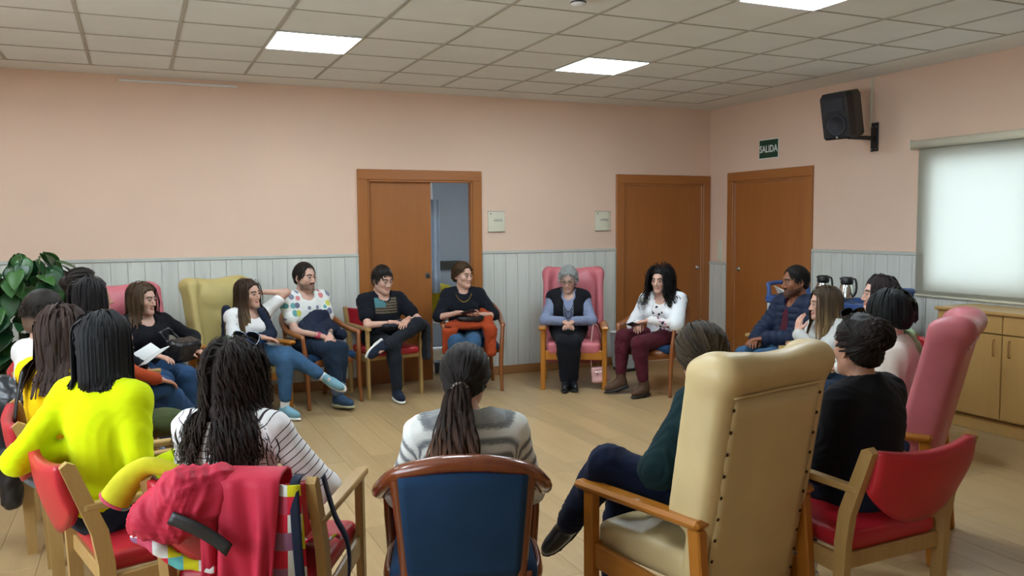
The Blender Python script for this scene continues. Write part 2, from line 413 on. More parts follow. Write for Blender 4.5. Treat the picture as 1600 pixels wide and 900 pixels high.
# doors: casing, leaf
def door(name, pos, rz, W, H, leaf_w=None, knob_x=None, slide=None):
    """local x along the wall, y out of the wall into the room is -y"""
    r = structure(empty(name, pos, rz=rz)); cw = .10
    for sgn in (-1, 1):
        m = MB(); m.box((sgn*(W/2-cw/2), -.010, (H-cw)/2), (cw, .030, H-cw), .004); m.build('casing', m_casing, r)
        m = MB(); m.box((sgn*(W/2-cw-.010), .02, (H-cw)/2), (.020, .07, H-cw), .003); m.build('jamb', m_casing, r)
    m = MB(); m.box((0, -.010, H-cw/2), (W, .030, cw), .004); m.build('casing_head', m_casingh, r)
    m = MB(); m.box((0, .02, H-cw-.010), (W-2*cw, .07, .020), .003); m.build('jamb_head', m_casingh, r)
    iw = W-2*cw-.04
    if slide is None:
        m = MB(); m.box((0, .015, (H-cw-.02)/2+.003), (iw-.006, .036, H-cw-.028), .003); lf = m.build('leaf', m_door, r)
        k = MB(); k.tube([(knob_x, -.003, 1.07), (knob_x, -.03, 1.07)], .009, 10); k.lathe([(.004, -.028), (.02, -.033), (.024, -.045), (.018, -.057), (.004, -.061)], (knob_x, 0, 1.07), 14, Matrix.Rotation(PI/2, 3, 'X') @ Matrix.Scale(1, 3)); kb = k.build('knob', m_chrome, lf)
        k = MB(); k.tube([(knob_x, -.003, 1.07), (knob_x, -.009, 1.07)], .026, 16); k.build('rose', m_chrome, lf)
    else:
        x0, x1 = slide
        m = MB(); m.box(((x0+x1)/2, .045, (H-cw-.02)/2+.003), (x1-x0, .036, H-cw-.01), .003); lf = m.build('leaf', m_door, r)
        m = MB(); m.box((x1-.045, .025, 1.075), (.052, .006, .058), .003); m.build('lock_plate', m_chrome, lf)
        m = MB(); m.lathe([(.001, -.004), (.017, -.004), (.019, 0), (.017, .003)], (x1-.045, .021, 1.075), 18, Matrix.Rotation(PI/2, 3, 'X')); m.build('finger_ring', m_black, lf)
    return r
door('door_1', (2.633, YB, 0), 0, 1.303, 2.14, slide=(-.68, .113))
door('door_2', (5.552, YB, 0), 0, 1.284, 2.14, knob_x=.475)
door('door_3', (XR, 7.10, 0), -PI/2, 1.318, 2.155, knob_x=-.47)

# flat print letters turned into meshes
def lettering(text, size, m, parent, loc, basis, name='lettering', depth=.0006, sx=1.0, bold=0.0):
    cu = bpy.data.curves.new('t', 'FONT'); cu.body = text; cu.size = size; cu.align_x = 'CENTER'; cu.align_y = 'CENTER'; cu.extrude = depth; cu.offset = bold; cu.resolution_u = 3
    tmp = bpy.data.objects.new('t', cu); COL.objects.link(tmp); bpy.context.view_layer.update()
    me = bpy.data.meshes.new_from_object(tmp.evaluated_get(bpy.context.evaluated_depsgraph_get())); bpy.data.objects.remove(tmp)
    me.materials.clear(); me.materials.append(m); M = Matrix(basis).transposed().to_4x4(); me.transform(M @ Matrix.Diagonal((sx, 1, 1, 1)))
    return mesh_obj(name, me, parent, loc)
BACK = ((1, 0, 0), (0, 0, 1), (0, -1, 0)); RIGHT = ((0, -1, 0), (0, 0, 1), (-1, 0, 0))
m_ink = M_plain('grey_ink', '#5a5e60', .6)
def plaque(x, text, label):
    r = empty('door_plaque', (x, YB, 1.515)); tag(r, label, 'sign', 'ivory door plaques')
    m = MB()
    pts = [(-.095+.19*i/10, -.012-.012*math.sin(PI*i/10)) for i in range(11)]
    poly = pts + [(.095, -.001), (-.095, -.001)]
    m.prism([(p[0], p[1]) for p in poly], 0.004, .211); m.build('plate', m_ivory, r)
    m = MB(); m.box((0, -.011, .002), (.194, .022, .006), .002); m.box((0, -.011, .213), (.194, .022, .006), .002); m.build('end_strip', m_chrome, r)
    lettering(text, .034, m_ink, r, (.012, -.0248, .118), BACK)
    m = MB(); m.box((-.068, -.0205, .188), (.012, .002, .014), .0005); m.build('logo', m_ink, r)
plaque(3.453, 'ASEOS', 'ivory plaque on pink wall right of the half open sliding door')
plaque(4.738, 'OFFICE', 'ivory plaque on pink wall left of the closed corner door')
# exit sign
t = empty('exit_sign', (XR-.001, 7.10, 2.375)); tag(t, 'green exit sign with white letters above the door on the right wall', 'sign')
m_green = M_plain('sign_green', '#0e3d2a', .4); m_paint = M_plain('sign_white', '#dfe8e2', .5)
m = MB(); m.box((-.003, 0, 0), (.005, .305, .208), .001); m.build('border', m_paint, t); m = MB(); m.box((-.0045, 0, 0), (.005, .288, .191), .001); m.build('panel', m_green, t)
lettering('SALIDA', .105, m_paint, t, (-.0078, 0, -.004), RIGHT, sx=.80, bold=.0015)
# light switch
t = empty('light_switch', (XR, 7.90, 1.155)); tag(t, 'tall narrow beige switch plate in the corner between two doors', 'switch')
m = MB(); m.box((-.006, 0, .118), (.012, .085, .236), .003); m.build('plate', m_ivory, t)
for k in range(3): m = MB(); m.box((-.014, 0, .045+.073*k), (.006, .055, .06), .002); m.build('rocker', m_ivory, t)
# white trunking strip near the ceiling
t = MB(); t.box((.40, YB-.008, 2.862), (.98, .016, .018), .003); o = t.build('cable_trunking', m_white); tag(o, 'thin white cable strip high on the pink wall at left', 'cable strip')
# speaker
r = empty('loudspeaker', (5.84, 5.72, 2.55)); tag(r, 'black loudspeaker tilted down on a bracket high on the right wall', 'speaker')
Ms = Matrix.Rotation(math.radians(-80), 3, 'Z') @ Matrix.Rotation(math.radians(12), 3, 'X')   # local -y is the front
Mz = Ms
def S_(p): return Mz @ Vector(p)
poly = [(-.135, -.13), (.135, -.13), (.145, -.05), (.10, .13), (-.10, .13), (-.145, -.05)]
m = MB()
for z0, z1, k0, k1 in ((-.205, -.185, .90, 1.0), (-.185, .165, 1.0, 1.0), (.165, .205, 1.0, .86)):
    V = [S_((x*k, y*k, z)) for z, k in ((z0, k0), (z1, k1)) for x, y in poly]; n = 6
    m.add(V, [list(range(n))[::-1], [n+i for i in range(n)]] + [[i, (i+1) % n, n+(i+1) % n, n+i] for i in range(n)])
m.build('cabinet', m_black, r)
m_grille = M_plain('speaker_grille', '#20232c', .55, bump=.6, bscale=500)
m = MB(); m.lathe([(.105, 0), (.105, -.006), (.085, -.008), (.075, -.001), (.02, .006), (.001, .004)], S_((0, -.131, -.075)), 24, Mz @ Matrix.Rotation(PI/2, 3, 'X') @ Matrix.Diagonal((1, 1, -1)).to_3x3()); m.build('woofer', m_grille, r)
m = MB(); m.box(S_((0, -.132, .10)), (.20, .010, .12), .02, Mz); m.build('horn', m_grille, r)
m = MB(); m.lathe([(.012, 0), (.012, -.004), (.001, -.004)], S_((0, -.134, -.185)), 12, Mz @ Matrix.Rotation(PI/2, 3, 'X') @ Matrix.Diagonal((1, 1, -1)).to_3x3()); m.build('badge', m_chrome, r)
m = MB(); m.box((.352, -.03, -.19), (.012, .085, .26), .003); m.box((.20, -.02, -.20), (.30, .045, .035), .004); m.box((.10, -.01, -.20), (.09, .09, .012), .003); m.build('bracket', m_black, r)
for sz in (-.30, -.10):
    for sy in (-.055, -.005): m = MB(); m.lathe([(.006, 0), (.006, -.004), (.001, -.005)], (.345, sy, sz), 8, Matrix.Rotation(PI/2, 3, 'Y')); m.build('screw', m_chrome, r)
t = MB(); t.box((XR-.008, 5.735, 2.68), (.016, .022, .445), .003); o = t.build('cable_conduit', m_ivory); tag(o, 'thin vertical conduit running up behind the loudspeaker', 'conduit')
# roller blind over the right window
def M_blind():
    t = NT('blind_fabric'); c = lin('#bdbaa8'); d = t.n('ShaderNodeBsdfDiffuse'); d.inputs[0].default_value = (*c, 1); tr = t.n('ShaderNodeBsdfTranslucent'); tr.inputs[0].default_value = (*lin('#c6c9c6'), 1)
    v = t.coord((1, 1, 1)); n = t.noise(v, 420, 2); b = t.n('ShaderNodeBump'); t.val(b, Strength=.2, Distance=.002); t.l(n.outputs[0], b.inputs['Height']); t.l(b.outputs[0], d.inputs['Normal'])
    mx = t.n('ShaderNodeMixShader'); mx.inputs[0].default_value = .52; t.l(d.outputs[0], mx.inputs[1]); t.l(tr.outputs[0], mx.inputs[2]); t.l(mx.outputs[0], t.t.nodes['Material Output'].inputs[0]); return t.m
r = empty('roller_blind', (XR-.06, 4.15, .95)); tag(r, 'lowered cream roller blind glowing with daylight above the sideboard', 'blind')
m = MB(); m.box((.034, 0, .65), (.0015, 2.09, 1.30), .0003); m.build('fabric', M_blind(), r)
m = MB(); m.tube([(.0, -1.08, 1.295), (0, 1.08, 1.295)], .036, 18); m.build('roller', m_ivory, r)
m = MB(); m.tube([(.034, -1.05, 0), (.034, 1.05, 0)], .011, 10); m.build('bottom_bar', m_ivory, r)
for sgn in (-1, 1): m = MB(); m.box((.018, sgn*1.09, 1.295), (.08, .012, .08), .003); m.build('end_bracket', m_ivory, r)
# ------------------------------------------------------------------ implicit surfaces (smooth unions, surface nets)
def A3(p): return np.asarray(p, float)
class SDF:
    def __init__(s, h): s.h = h; s.p = []
    def cone(s, a, b, ra, rb=None, k=.02, op='u'):
        s.p.append(('c', A3(a), A3(b), ra, ra if rb is None else rb, k, op)); return s
    def path(s, pts, rad, k=.02, op='u'):
        for i in range(len(pts)-1): s.cone(pts[i], pts[i+1], rad[i], rad[i+1], k, op)
        return s
    def ell(s, c, r, M=None, k=.03, op='u'):
        s.p.append(('e', A3(c), A3(r), np.eye(3) if M is None else A3(M), 0, k, op)); return s
    def box(s, c, half, r=.01, M=None, k=.01, op='u'):
        s.p.append(('b', A3(c), A3(half), np.eye(3) if M is None else A3(M), r, k, op)); return s
    def bounds(s, q):
        if q[0] == 'c':
            R = max(q[3], q[4]); return np.minimum(q[1], q[2])-R, np.maximum(q[1], q[2])+R
        e = np.abs(q[3]) @ q[2]; return q[1]-e, q[1]+e
    def dist(s, q, P):
        if q[0] == 'c':
            ab = q[2]-q[1]; L = max(ab @ ab, 1e-9); t = np.clip(((P-q[1]) @ ab)/L, 0, 1)
            return np.sqrt((((P-q[1])-t[..., None]*ab)**2).sum(-1)) - (q[3]+(q[4]-q[3])*t)
        L = (P-q[1]) @ q[3]
        if q[0] == 'e':
            k0 = np.sqrt(((L/q[2])**2).sum(-1)); k1 = np.sqrt(((L/q[2]**2)**2).sum(-1))+1e-9; return k0*(k0-1)/k1
        d = np.abs(L)-(q[2]-q[4]); return np.sqrt((np.maximum(d, 0)**2).sum(-1)) + np.minimum(d.max(-1), 0) - q[4]
    def mesh(s, relax=1):
        h = s.h; lo = np.min([s.bounds(q)[0] for q in s.p if q[6] == 'u'], 0)-3*h; hi = np.max([s.bounds(q)[1] for q in s.p if q[6] == 'u'], 0)+3*h
        n = np.ceil((hi-lo)/h).astype(int)+1; f = np.full(n, 1.0, np.float32); ax = [lo[i]+h*np.arange(n[i]) for i in range(3)]
        for q in s.p:
            a, b = s.bounds(q); pad = q[5]+2.5*h; i0 = np.clip(np.floor((a-pad-lo)/h).astype(int), 0, n-1); i1 = np.clip(np.ceil((b+pad-lo)/h).astype(int)+1, 1, n)
            if (i1 <= i0).any(): continue
            sl = tuple(slice(i0[i], i1[i]) for i in range(3))
            P = np.stack(np.meshgrid(ax[0][sl[0]], ax[1][sl[1]], ax[2][sl[2]], indexing='ij'), -1); d = s.dist(q, P); g = f[sl]; k = max(q[5], 1e-5)
            if q[6] == 'u': hh = np.maximum(k-np.abs(g-d), 0)/k; f[sl] = np.minimum(g, d)-hh*hh*k*.25
            else: d = -d; hh = np.maximum(k-np.abs(g-d), 0)/k; f[sl] = np.maximum(g, d)+hh*hh*k*.25
        return surface_nets(f, lo, h, relax)
def surface_nets(f, lo, h, relax=1):
    ins = f < 0; cnt = np.zeros(np.array(f.shape)-1, np.int8)
    offs = [(i, j, k) for i in (0, 1) for j in (0, 1) for k in (0, 1)]
    N = np.array(f.shape)
    for o in offs: cnt += ins[o[0]:N[0]-1+o[0], o[1]:N[1]-1+o[1], o[2]:N[2]-1+o[2]]
    act = (cnt > 0) & (cnt < 8); I = np.argwhere(act); idm = np.full(act.shape, -1, np.int32); idm[act] = np.arange(len(I))
    vals = np.stack([f[I[:, 0]+o[0], I[:, 1]+o[1], I[:, 2]+o[2]] for o in offs], 1); acc = np.zeros((len(I), 3)); c = np.zeros(len(I))
    for a in range(8):
        for ax in range(3):
            if offs[a][ax]: continue
            ob = list(offs[a]); ob[ax] = 1; b = offs.index(tuple(ob)); va, vb = vals[:, a], vals[:, b]; m = (va < 0) != (vb < 0)
            t = np.where(m, va/np.where(m, va-vb, 1), 0); p = np.array(offs[a], float)[None] + np.zeros((len(I), 3)); p[:, ax] += t
            acc += p*m[:, None]; c += m
    V = (I+acc/np.maximum(c, 1)[:, None])*h+lo
    quads = []
    for ax in range(3):
        o1, o2 = (ax+1) % 3, (ax+2) % 3
        sa = [slice(None)]*3; sb = [slice(None)]*3; sa[ax] = slice(0, -1); sb[ax] = slice(1, None)
        A = ins[tuple(sa)]; B = ins[tuple(sb)]; E = np.argwhere(A != B); E = E[(E[:, o1] > 0) & (E[:, o2] > 0) & (E[:, o1] < N[o1]-1) & (E[:, o2] < N[o2]-1)]
        flip = A[E[:, 0], E[:, 1], E[:, 2]]
        def cell(d1, d2):
            e = E.copy(); e[:, o1] -= d1; e[:, o2] -= d2; return idm[e[:, 0], e[:, 1], e[:, 2]]
        q = np.stack([cell(1, 1), cell(0, 1), cell(0, 0), cell(1, 0)], 1); q[~flip] = q[~flip][:, ::-1]; quads.append(q)
    F = np.concatenate(quads); F = F[(F >= 0).all(1)]
    for _ in range(relax): V = laplace(V, F, .5)
    return V, F
def laplace(V, F, lam):
    e = np.concatenate([F[:, [0, 1]], F[:, [1, 2]], F[:, [2, 3]], F[:, [3, 0]]]); S = np.zeros_like(V); C = np.zeros(len(V))
    for k in range(3): S[:, k] = np.bincount(e[:, 0], V[e[:, 1], k], len(V)) + np.bincount(e[:, 1], V[e[:, 0], k], len(V))
    C = np.bincount(e[:, 0], minlength=len(V)) + np.bincount(e[:, 1], minlength=len(V)); return V + lam*(S/np.maximum(C, 1)[:, None]-V)
def vnormals(V, F):
    n = np.cross(V[F[:, 2]]-V[F[:, 0]], V[F[:, 3]]-V[F[:, 1]]) if F.shape[1] == 4 else np.cross(V[F[:, 1]]-V[F[:, 0]], V[F[:, 2]]-V[F[:, 0]])
    N = np.zeros_like(V)
    for j in range(F.shape[1]):
        for k in range(3): N[:, k] += np.bincount(F[:, j], n[:, k], len(V))
    return N/np.maximum(np.linalg.norm(N, axis=1), 1e-9)[:, None]
def wrinkle(V, F, amp=.004, freq=14, seed=0, dirv=None):
    """soft cloth folds: displacement along the normal by a warped sum of sines"""
    r = np.random.default_rng(seed); N = vnormals(V, F); d = np.zeros(len(V)); warp = np.zeros_like(V)
    for _ in range(3):
        k = r.normal(size=3); k /= np.linalg.norm(k); warp += np.sin(V @ k*freq*.7+r.uniform(0, 6))[:, None]*r.normal(size=3)*.03
    W = V+warp
    for i in range(5):
        k = r.normal(size=3); k /= np.linalg.norm(k)
        if dirv is not None: k = k-.7*np.asarray(dirv)*(k @ np.asarray(dirv))
        s_ = np.sin(W @ k*freq*r.uniform(.7, 2.4)+r.uniform(0, 6)); d += (1-np.abs(s_))*r.uniform(.4, 1)
    d = d/5-.4; return V+N*(d*amp*3.2)[:, None]
def rotz(a): c, s = math.cos(a), math.sin(a); return np.array([[c, -s, 0], [s, c, 0], [0, 0, 1.]])
def rotx(a): c, s = math.cos(a), math.sin(a); return np.array([[1, 0, 0], [0, c, -s], [0, s, c.real if 0 else c]])
def roty(a): c, s = math.cos(a), math.sin(a); return np.array([[c, 0, s], [0, 1, 0], [-s, 0, c]])
def norm(v): v = A3(v); return v/max(np.linalg.norm(v), 1e-9)
def sdf_obj(name, sd, mats, parent, relax=1, wr=None, attr=None, smooth=True):
    V, F = sd.mesh(relax)
    if wr: V = wrinkle(V, F, *wr)
    return mesh_obj(name, np_mesh(name, V, F, mats if isinstance(mats, (list, tuple)) else [mats], smooth, attr=attr), parent)
# ------------------------------------------------------------------ chairs
m_beech = M_wood('beech_wood', '#9c7c46', '#ae8e5a', 'Z', 1.0, .38, contrast=.8)
m_beechy = M_wood('beech_wood_lengthwise', '#9c7c46', '#ae8e5a', 'Y', 1.0, .35, contrast=.8)
m_orange = M_wood('honey_wood', '#9a5c17', '#b27425', 'Z', 1.0, .35, contrast=.8)
m_orangey = M_wood('honey_wood_lengthwise', '#9a5c17', '#b27425', 'Y', 1.0, .3, contrast=.8, coat=.3)
m_cherry = M_wood('red_cherry_wood', '#5f2a10', '#783a18', 'Z', 1.0, .25, contrast=.8, coat=.5)
m_cherryl = M_wood('brown_cherry_wood', '#7a4420', '#8d5429', 'Z', 1.0, .28, contrast=.8, coat=.4)
def M_vinyl(name, c, rough=.38):
    t = NT(name); c = lin(c); v = t.coord(); n = t.noise(v, 5, 3); t.color(t.ramp(n.outputs[0], [(.3, mul(c, .93)), (.7, mul(c, 1.06))])); t.rough(rough, .4)
    b = t.noise(v, 420, 2); b2 = t.noise(v, 12, 2); t.bump(t.math('ADD', t.math('MULTIPLY', b.outputs[0], .3), b2.outputs[0]), .12, .004); return t.m
m_red = M_vinyl('red_vinyl', '#ac1f2a'); m_pinkv = M_vinyl('pink_vinyl', '#b5626a', .45); m_cream = M_vinyl('cream_vinyl', '#c4af80', .42); m_yellow = M_vinyl('straw_vinyl', '#b5a569', .45)
m_blue = M_fabric('blue_upholstery', '#1c3653', 500, .1, .3); m_tack = M_plain('bronze_tack', '#3b2a16', .35, .8)

def cr(pts, n=6):
    """Catmull-Rom through pts"""
    P = [A3(p) for p in pts]; out = []
    for i in range(len(P)-1):
        p0, p1, p2, p3 = P[max(i-1, 0)], P[i], P[i+1], P[min(i+2, len(P)-1)]
        for j in range(n):
            t = j/n; out.append(.5*((2*p1)+(-p0+p2)*t+(2*p0-5*p1+4*p2-p3)*t*t+(-p0+3*p1-3*p2+p3)*t**3))
    out.append(P[-1]); return out
_cache = {}
def once(key, fn):
    if key not in _cache: _cache[key] = fn()
    return _cache[key]
def shared(name, key, fn, parent): return mesh_obj(name, once(key, fn), parent)

def beech_chair(loc, heading, label, seat_mat=None, group='beech armchairs with red vinyl'):
    r = empty('armchair', (*loc, 0), heading); tag(r, label, 'chair', group); sm = seat_mat or m_red
    for sgn in (-1, 1):
        def fleg():
            m = MB(); m.beam((sgn*.262, .235, 0), (sgn*.262, .225, .635), .030, .046, .006, up=(0, 1, 0)); return m.mesh('leg', m_beech)
        shared('leg', ('bfl', sgn), fleg, r)
        def rpost():
            # side profile polygon (y, z) extruded across x
            poly = [(-.205, 0), (-.250, 0), (-.268, .44), (-.285, .55), (-.372, .795), (-.350, .812), (-.325, .800), (-.232, .56), (-.215, .44)]
            m = MB(); M = Matrix(((0, 0, 1), (1, 0, 0), (0, 1, 0))); m.prism(poly, sgn*.262-.016, sgn*.262+.016, M); return m.mesh('rear_post', m_beech)
        shared('rear_post', ('brp', sgn), rpost, r)
        def arm():
            m = MB(); ol = []
            for t_ in np.linspace(0, PI, 7): ol.append((.026*math.cos(t_), .262+.020*math.sin(t_)))
            for t_ in np.linspace(PI, 2*PI, 7): ol.append((.019*math.cos(t_), -.296+.018*math.sin(t_)))
            n = len(ol); V = []
            for z, k in ((.636, .86), (.640, 1.0), (.656, 1.0), (.661, .86)): V += [(sgn*.262+x*k, (y+.02)*(1-(1-k)*.02)-.02, z) for x, y in ol]
            F = [list(range(n))[::-1], [3*n+i for i in range(n)]] + [[l*n+i, l*n+(i+1) % n, (l+1)*n+(i+1) % n, (l+1)*n+i] for l in range(3) for i in range(n)]
            m.add(V, F); return m.mesh('armrest', m_beechy)
        shared('armrest', ('bar', sgn), arm, r)
        def srail(): m = MB(); m.beam((sgn*.258, .215, .375), (sgn*.258, -.225, .355), .022, .072, .004, up=(0, 0, 1)); return m.mesh('side_rail', m_beechy)
        o = shared('side_rail', ('bsr', sgn), srail, r)
    def rails():
        m = MB(); m.box((0, .225, .385), (.50, .022, .06), .004); return m.mesh('front_rail', m_beech)
    shared('front_rail', 'bfr', rails, r)
    def rail2(): m = MB(); m.box((0, -.232, .365), (.50, .022, .06), .004); return m.mesh('rear_rail', m_beech)
    shared('rear_rail', 'brr', rail2, r)
    def seat():
        s = SDF(.012); s.box((0, .015, .425), (.243, .255, .036), .03); s.ell((0, .02, .43), (.22, .22, .05), k=.02); V, F = s.mesh(2); return np_mesh('seat', V, F, [sm])
    shared('seat', ('bseat', sm.name), seat, r)
    def back():
        m = MB()
        def fn(u, v):
            x = (u-.5)*.492; e = abs(2*u-1); top = .775+.025*e**2-.0; bot = .515+.13*e**2.2; z = bot+(top-bot)*v
            y = -.30-.06*(z-.55)/.25-.035*(1-e*e)-.012*math.sin(PI*v); return (x, y, z)
        m.sheet(fn, 19, 11, .038); return m.mesh('backrest', sm)
    shared('backrest', ('bback', sm.name), back, r)
    return r

def tub_chair(loc, heading, label, wood, group='blue tub chairs', scale=1.0):
    r = empty('tub_chair', (*loc, 0), heading); tag(r, label, 'chair', group); wn = wood.name
    def crest():
        m = MB(); half = [(.285, .215, .628), (.288, .10, .640), (.285, -.04, .665), (.262, -.17, .725), (.205, -.258, .79), (.10, -.298, .825), (0, -.308, .834)]
        pts = cr([(-x, y, z) for x, y, z in half] + [(x, y, z) for x, y, z in half[::-1][1:]], 5); n = len(pts)
        rad = [.025+.009*math.sin(PI*i/(n-1)) for i in range(n)]
        rad[0] = rad[-1] = .016; m.tube(pts, rad, 12, sy=.85, up=(0, 0, 1)); return m.mesh('crest_rail', wood)
    shared('crest_rail', ('tcr', wn), crest, r)
    for sgn in (-1, 1):
        def fl(): m = MB(); m.tube(cr([(sgn*.285, .205, .635), (sgn*.272, .225, .45), (sgn*.262, .235, .25), (sgn*.268, .262, 0)], 5), [.019]*4+[.022]*8+[.017]*4, 8); return m.mesh('leg', wood)
        shared('leg', ('tfl', wn, sgn), fl, r)
        def rl(): m = MB(); m.tube(cr([(sgn*.205, -.215, .44), (sgn*.205, -.225, .25), (sgn*.225, -.30, 0)], 5), [.023]*5+[.020]*6, 8); return m.mesh('leg', wood)
        shared('leg', ('trl', wn, sgn), rl, r)
        def st(): m = MB(); m.tube(cr([(sgn*.215, -.262, .79), (sgn*.195, -.248, .60), (sgn*.180, -.225, .38)], 5), [.024]*11, 8, sy=.75, up=(0, 1, 0)); return m.mesh('stile', wood)
        shared('stile', ('tst', wn, sgn), st, r)
    def ring():
        m = MB(); pts = []
        for i in range(40):
            a = 2*PI*i/40; ca, sa = math.cos(a), math.sin(a); pts.append((.262*math.copysign(abs(ca)**.55, ca), .238*math.copysign(abs(sa)**.6, sa), .392))
        m.tube(pts, .017, 8, sy=2.0, closed=True, up=(0, 0, 1)); return m.mesh('seat_frame', wood)
    shared('seat_frame', ('trg', wn), ring, r)
    def seat(): s = SDF(.012); s.box((0, .005, .425), (.250, .232, .042), .04); s.ell((0, .01, .44), (.22, .20, .045), k=.02); V, F = s.mesh(2); return np_mesh('seat', V, F, [m_blue])
    shared('seat', 'tseat', seat, r)
    def back():
        m = MB()
        def fn(u, v):
            z = .435+(.808-.435)*v; e = abs(2*u-1); hw = .180+.022*v; x = (2*u-1)*hw; return (x, -.222-.062*v-.028*(1-e*e)*(.4+.6*v)-.01*math.sin(PI*v), z - .02*e*e*v)
        m.sheet(fn, 17, 11, .046); return m.mesh('backrest', m_blue)
    shared('backrest', 'tback', back, r)
    def lr(): m = MB(); m.beam((-.175, -.222, .415), (.175, -.222, .415), .05, .026, .006, up=(0, 1, 0)); return m.mesh('lower_rail', wood)
    shared('lower_rail', ('tlr', wn), lr, r)
    return r

def wing_chair(loc, heading, label, vinyl, tacks=False, group='high wingback armchairs', lean=13):
    r = empty('wingback_chair', (*loc, 0), heading); tag(r, label, 'armchair', group); vn = vinyl.name
    for sgn in (-1, 1):
        def fl(): m = MB(); m.beam((sgn*.295, .285, 0), (sgn*.295, .285, .58), .045, .050, .006, up=(0, 1, 0)); return m.mesh('leg', m_orange)
        shared('leg', ('wfl', sgn), fl, r)
        def rl(): m = MB(); m.beam((sgn*.295, -.275, 0), (sgn*.295, -.225, .58), .045, .052, .006, up=(0, 1, 0)); return m.mesh('leg', m_orange)
        shared('leg', ('wrl', sgn), rl, r)
        def arm():
            m = MB(); m.box((sgn*.298, .045, .596), (.074, .61, .034), .013); return m.mesh('armrest', m_orangey)
        shared('armrest', ('war', sgn), arm, r)
        def sr(): m = MB(); m.beam((sgn*.292, .265, .335), (sgn*.292, -.235, .285), .024, .095, .004, up=(0, 0, 1)); return m.mesh('side_rail', m_orangey)
        shared('side_rail', ('wsr', sgn), sr, r)
    def fr(): m = MB(); m.box((0, .285, .335), (.545, .026, .09), .004); return m.mesh('front_rail', m_orange)
    shared('front_rail', 'wfr', fr, r)
    def rr(): m = MB(); m.beam((-.275, -.275, .245), (.275, -.275, .245), .045, .030, .008, up=(0, 1, 0)); return m.mesh('rear_stretcher', m_orange)
    shared('rear_stretcher', 'wrr', rr, r)
    def seat():
        s = SDF(.012); s.box((0, .07, .395), (.262, .235, .062), .04); s.ell((0, .08, .41), (.23, .20, .075), k=.03); V, F = s.mesh(2); V = wrinkle(V, F, .003, 9, 3); return np_mesh('seat', V, F, [vinyl])
    shared('seat', ('wseat', vn), seat, r)
    M = rotx(math.radians(lean))
    def B(p): return M @ A3(p) + A3((0, -.165, .34))
    def back():
        s = SDF(.011); s.box(B((0, 0, .32)), (.278, .052, .475), .045, M)
        for sgn in (-1, 1):
            s.box(B((sgn*.268, .035, .50)), (.035, .080, .285), .03, M, k=.05); s.ell(B((sgn*.244, .03, .755)), (.062, .070, .075), M, k=.05)
        s.cone(B((-.250, -.020, .775)), B((.250, -.020, .775)), .062, k=.03); s.ell(B((0, .045, .66)), (.19, .035, .10), M, k=.04)
        s.ell(B((0, .0, .880)), (.125, .14, .046), M, k=.06, op='s'); V, F = s.mesh(2); return np_mesh('backrest', V, F, [vinyl])
    shared('backrest', ('wback', vn, lean), back, r)
    def panel():
        m = MB()
        def fn(u, v):
            p = B(((u-.5)*.50, -.054-.006*math.sin(PI*u)*math.sin(PI*v), -.14+.835*v)); return tuple(p)
        m.sheet(fn, 13, 13, .008); return m.mesh('back_panel', vinyl)
    shared('back_panel', ('wpan', vn, lean), panel, r)
    def pip():
        m = MB(); m.tube([tuple(B((-.25+.50*i/12, -.062, .702))) for i in range(13)], .005, 6); return m.mesh('piping', vinyl)
    shared('piping', ('wpip', vn, lean), pip, r)
    for sgn in (-1, 1):
        def sp():
            m = MB(); m.tube([tuple(B((sgn*.292, .06*math.cos(t)-.01, .80+.055*math.sin(t)))) for t in np.linspace(-.6, 3.4, 12)], .005, 6); return m.mesh('wing_piping', vinyl)
    if tacks:
        def tk(): m = MB(); m.lathe([(.0065, 0), (.0055, .003), (.001, .0045)], n=10); return m.mesh('tack', m_tack)
        Rt = Matrix([list(row) for row in (M @ rotx(math.radians(90)))])
        for sgn in (-1, 1):
            for i in range(11):
                o = shared('tack', 'tack', tk, r); o.location = tuple(B((sgn*.240, -.060, -.10+.076*i))); o.rotation_euler = Rt.to_euler()
    return r

# occupied chairs, clockwise from the far left
beech_chair((-.20, 6.13), 8, 'beech armchair at the far end of the left row, nearly hidden')
beech_chair((-.30, 5.55), 4, 'beech armchair, second from the far end of the left row')
beech_chair((-.31, 4.88), 4, 'beech armchair with a dark leather jacket over its back')
beech_chair((-.15, 4.13), 8, 'beech armchair with red seat under the person in mustard yellow')
beech_chair((.03, 3.425), 15, 'beech armchair with red back under the person in the neon top')
wing_chair((.02, 6.88), -60, 'pink wingback armchair against the wall beside the plant', m_pinkv)
wing_chair((.76, 7.40), -62, 'straw yellow wingback armchair against the wall', m_yellow)
tub_chair((1.47, 7.55), -70, 'brown wooden tub chair under the person in the polka dot shirt', m_cherryl)
beech_chair((2.12, 7.70), -83, 'beech armchair with red seat in front of the sliding door')
tub_chair((2.97, 7.60), -108, 'brown wooden tub chair with an orange coat hanging over its arm', m_cherryl)
wing_chair((3.92, 7.27), -118, 'pink wingback armchair in front of the middle wainscot, seen from the front', m_pinkv)
tub_chair((4.47, 6.66), -148, 'brown wooden tub chair with blue seat under the person in the white coat', m_cherryl)
beech_chair((4.90, 5.28), 176, 'beech armchair under the person in the navy puffer jacket')
beech_chair((4.62, 4.57), 172, 'beech armchair under the person in the pale grey blazer')
beech_chair((4.46, 3.95), 160, 'beech armchair hidden behind the pink wingback on the right')
wing_chair((3.40, 3.02), 122, 'pink wingback armchair seen from the side, in front of the sideboard', m_pinkv)
beech_chair((2.52, 2.43), 92, 'beech armchair with curved red back at lower right, seen from behind')
wing_chair((1.89, 2.50), 103, 'cream wingback armchair seen from behind, with a row of tacks', m_cream, tacks=True, lean=9)
tub_chair((1.02, 2.72), 70, 'dark cherry tub chair with blue back, seen from behind at bottom centre', m_cherry)
beech_chair((.40, 3.00), 62, 'beech armchair with red seat and a red jacket draped over its back')

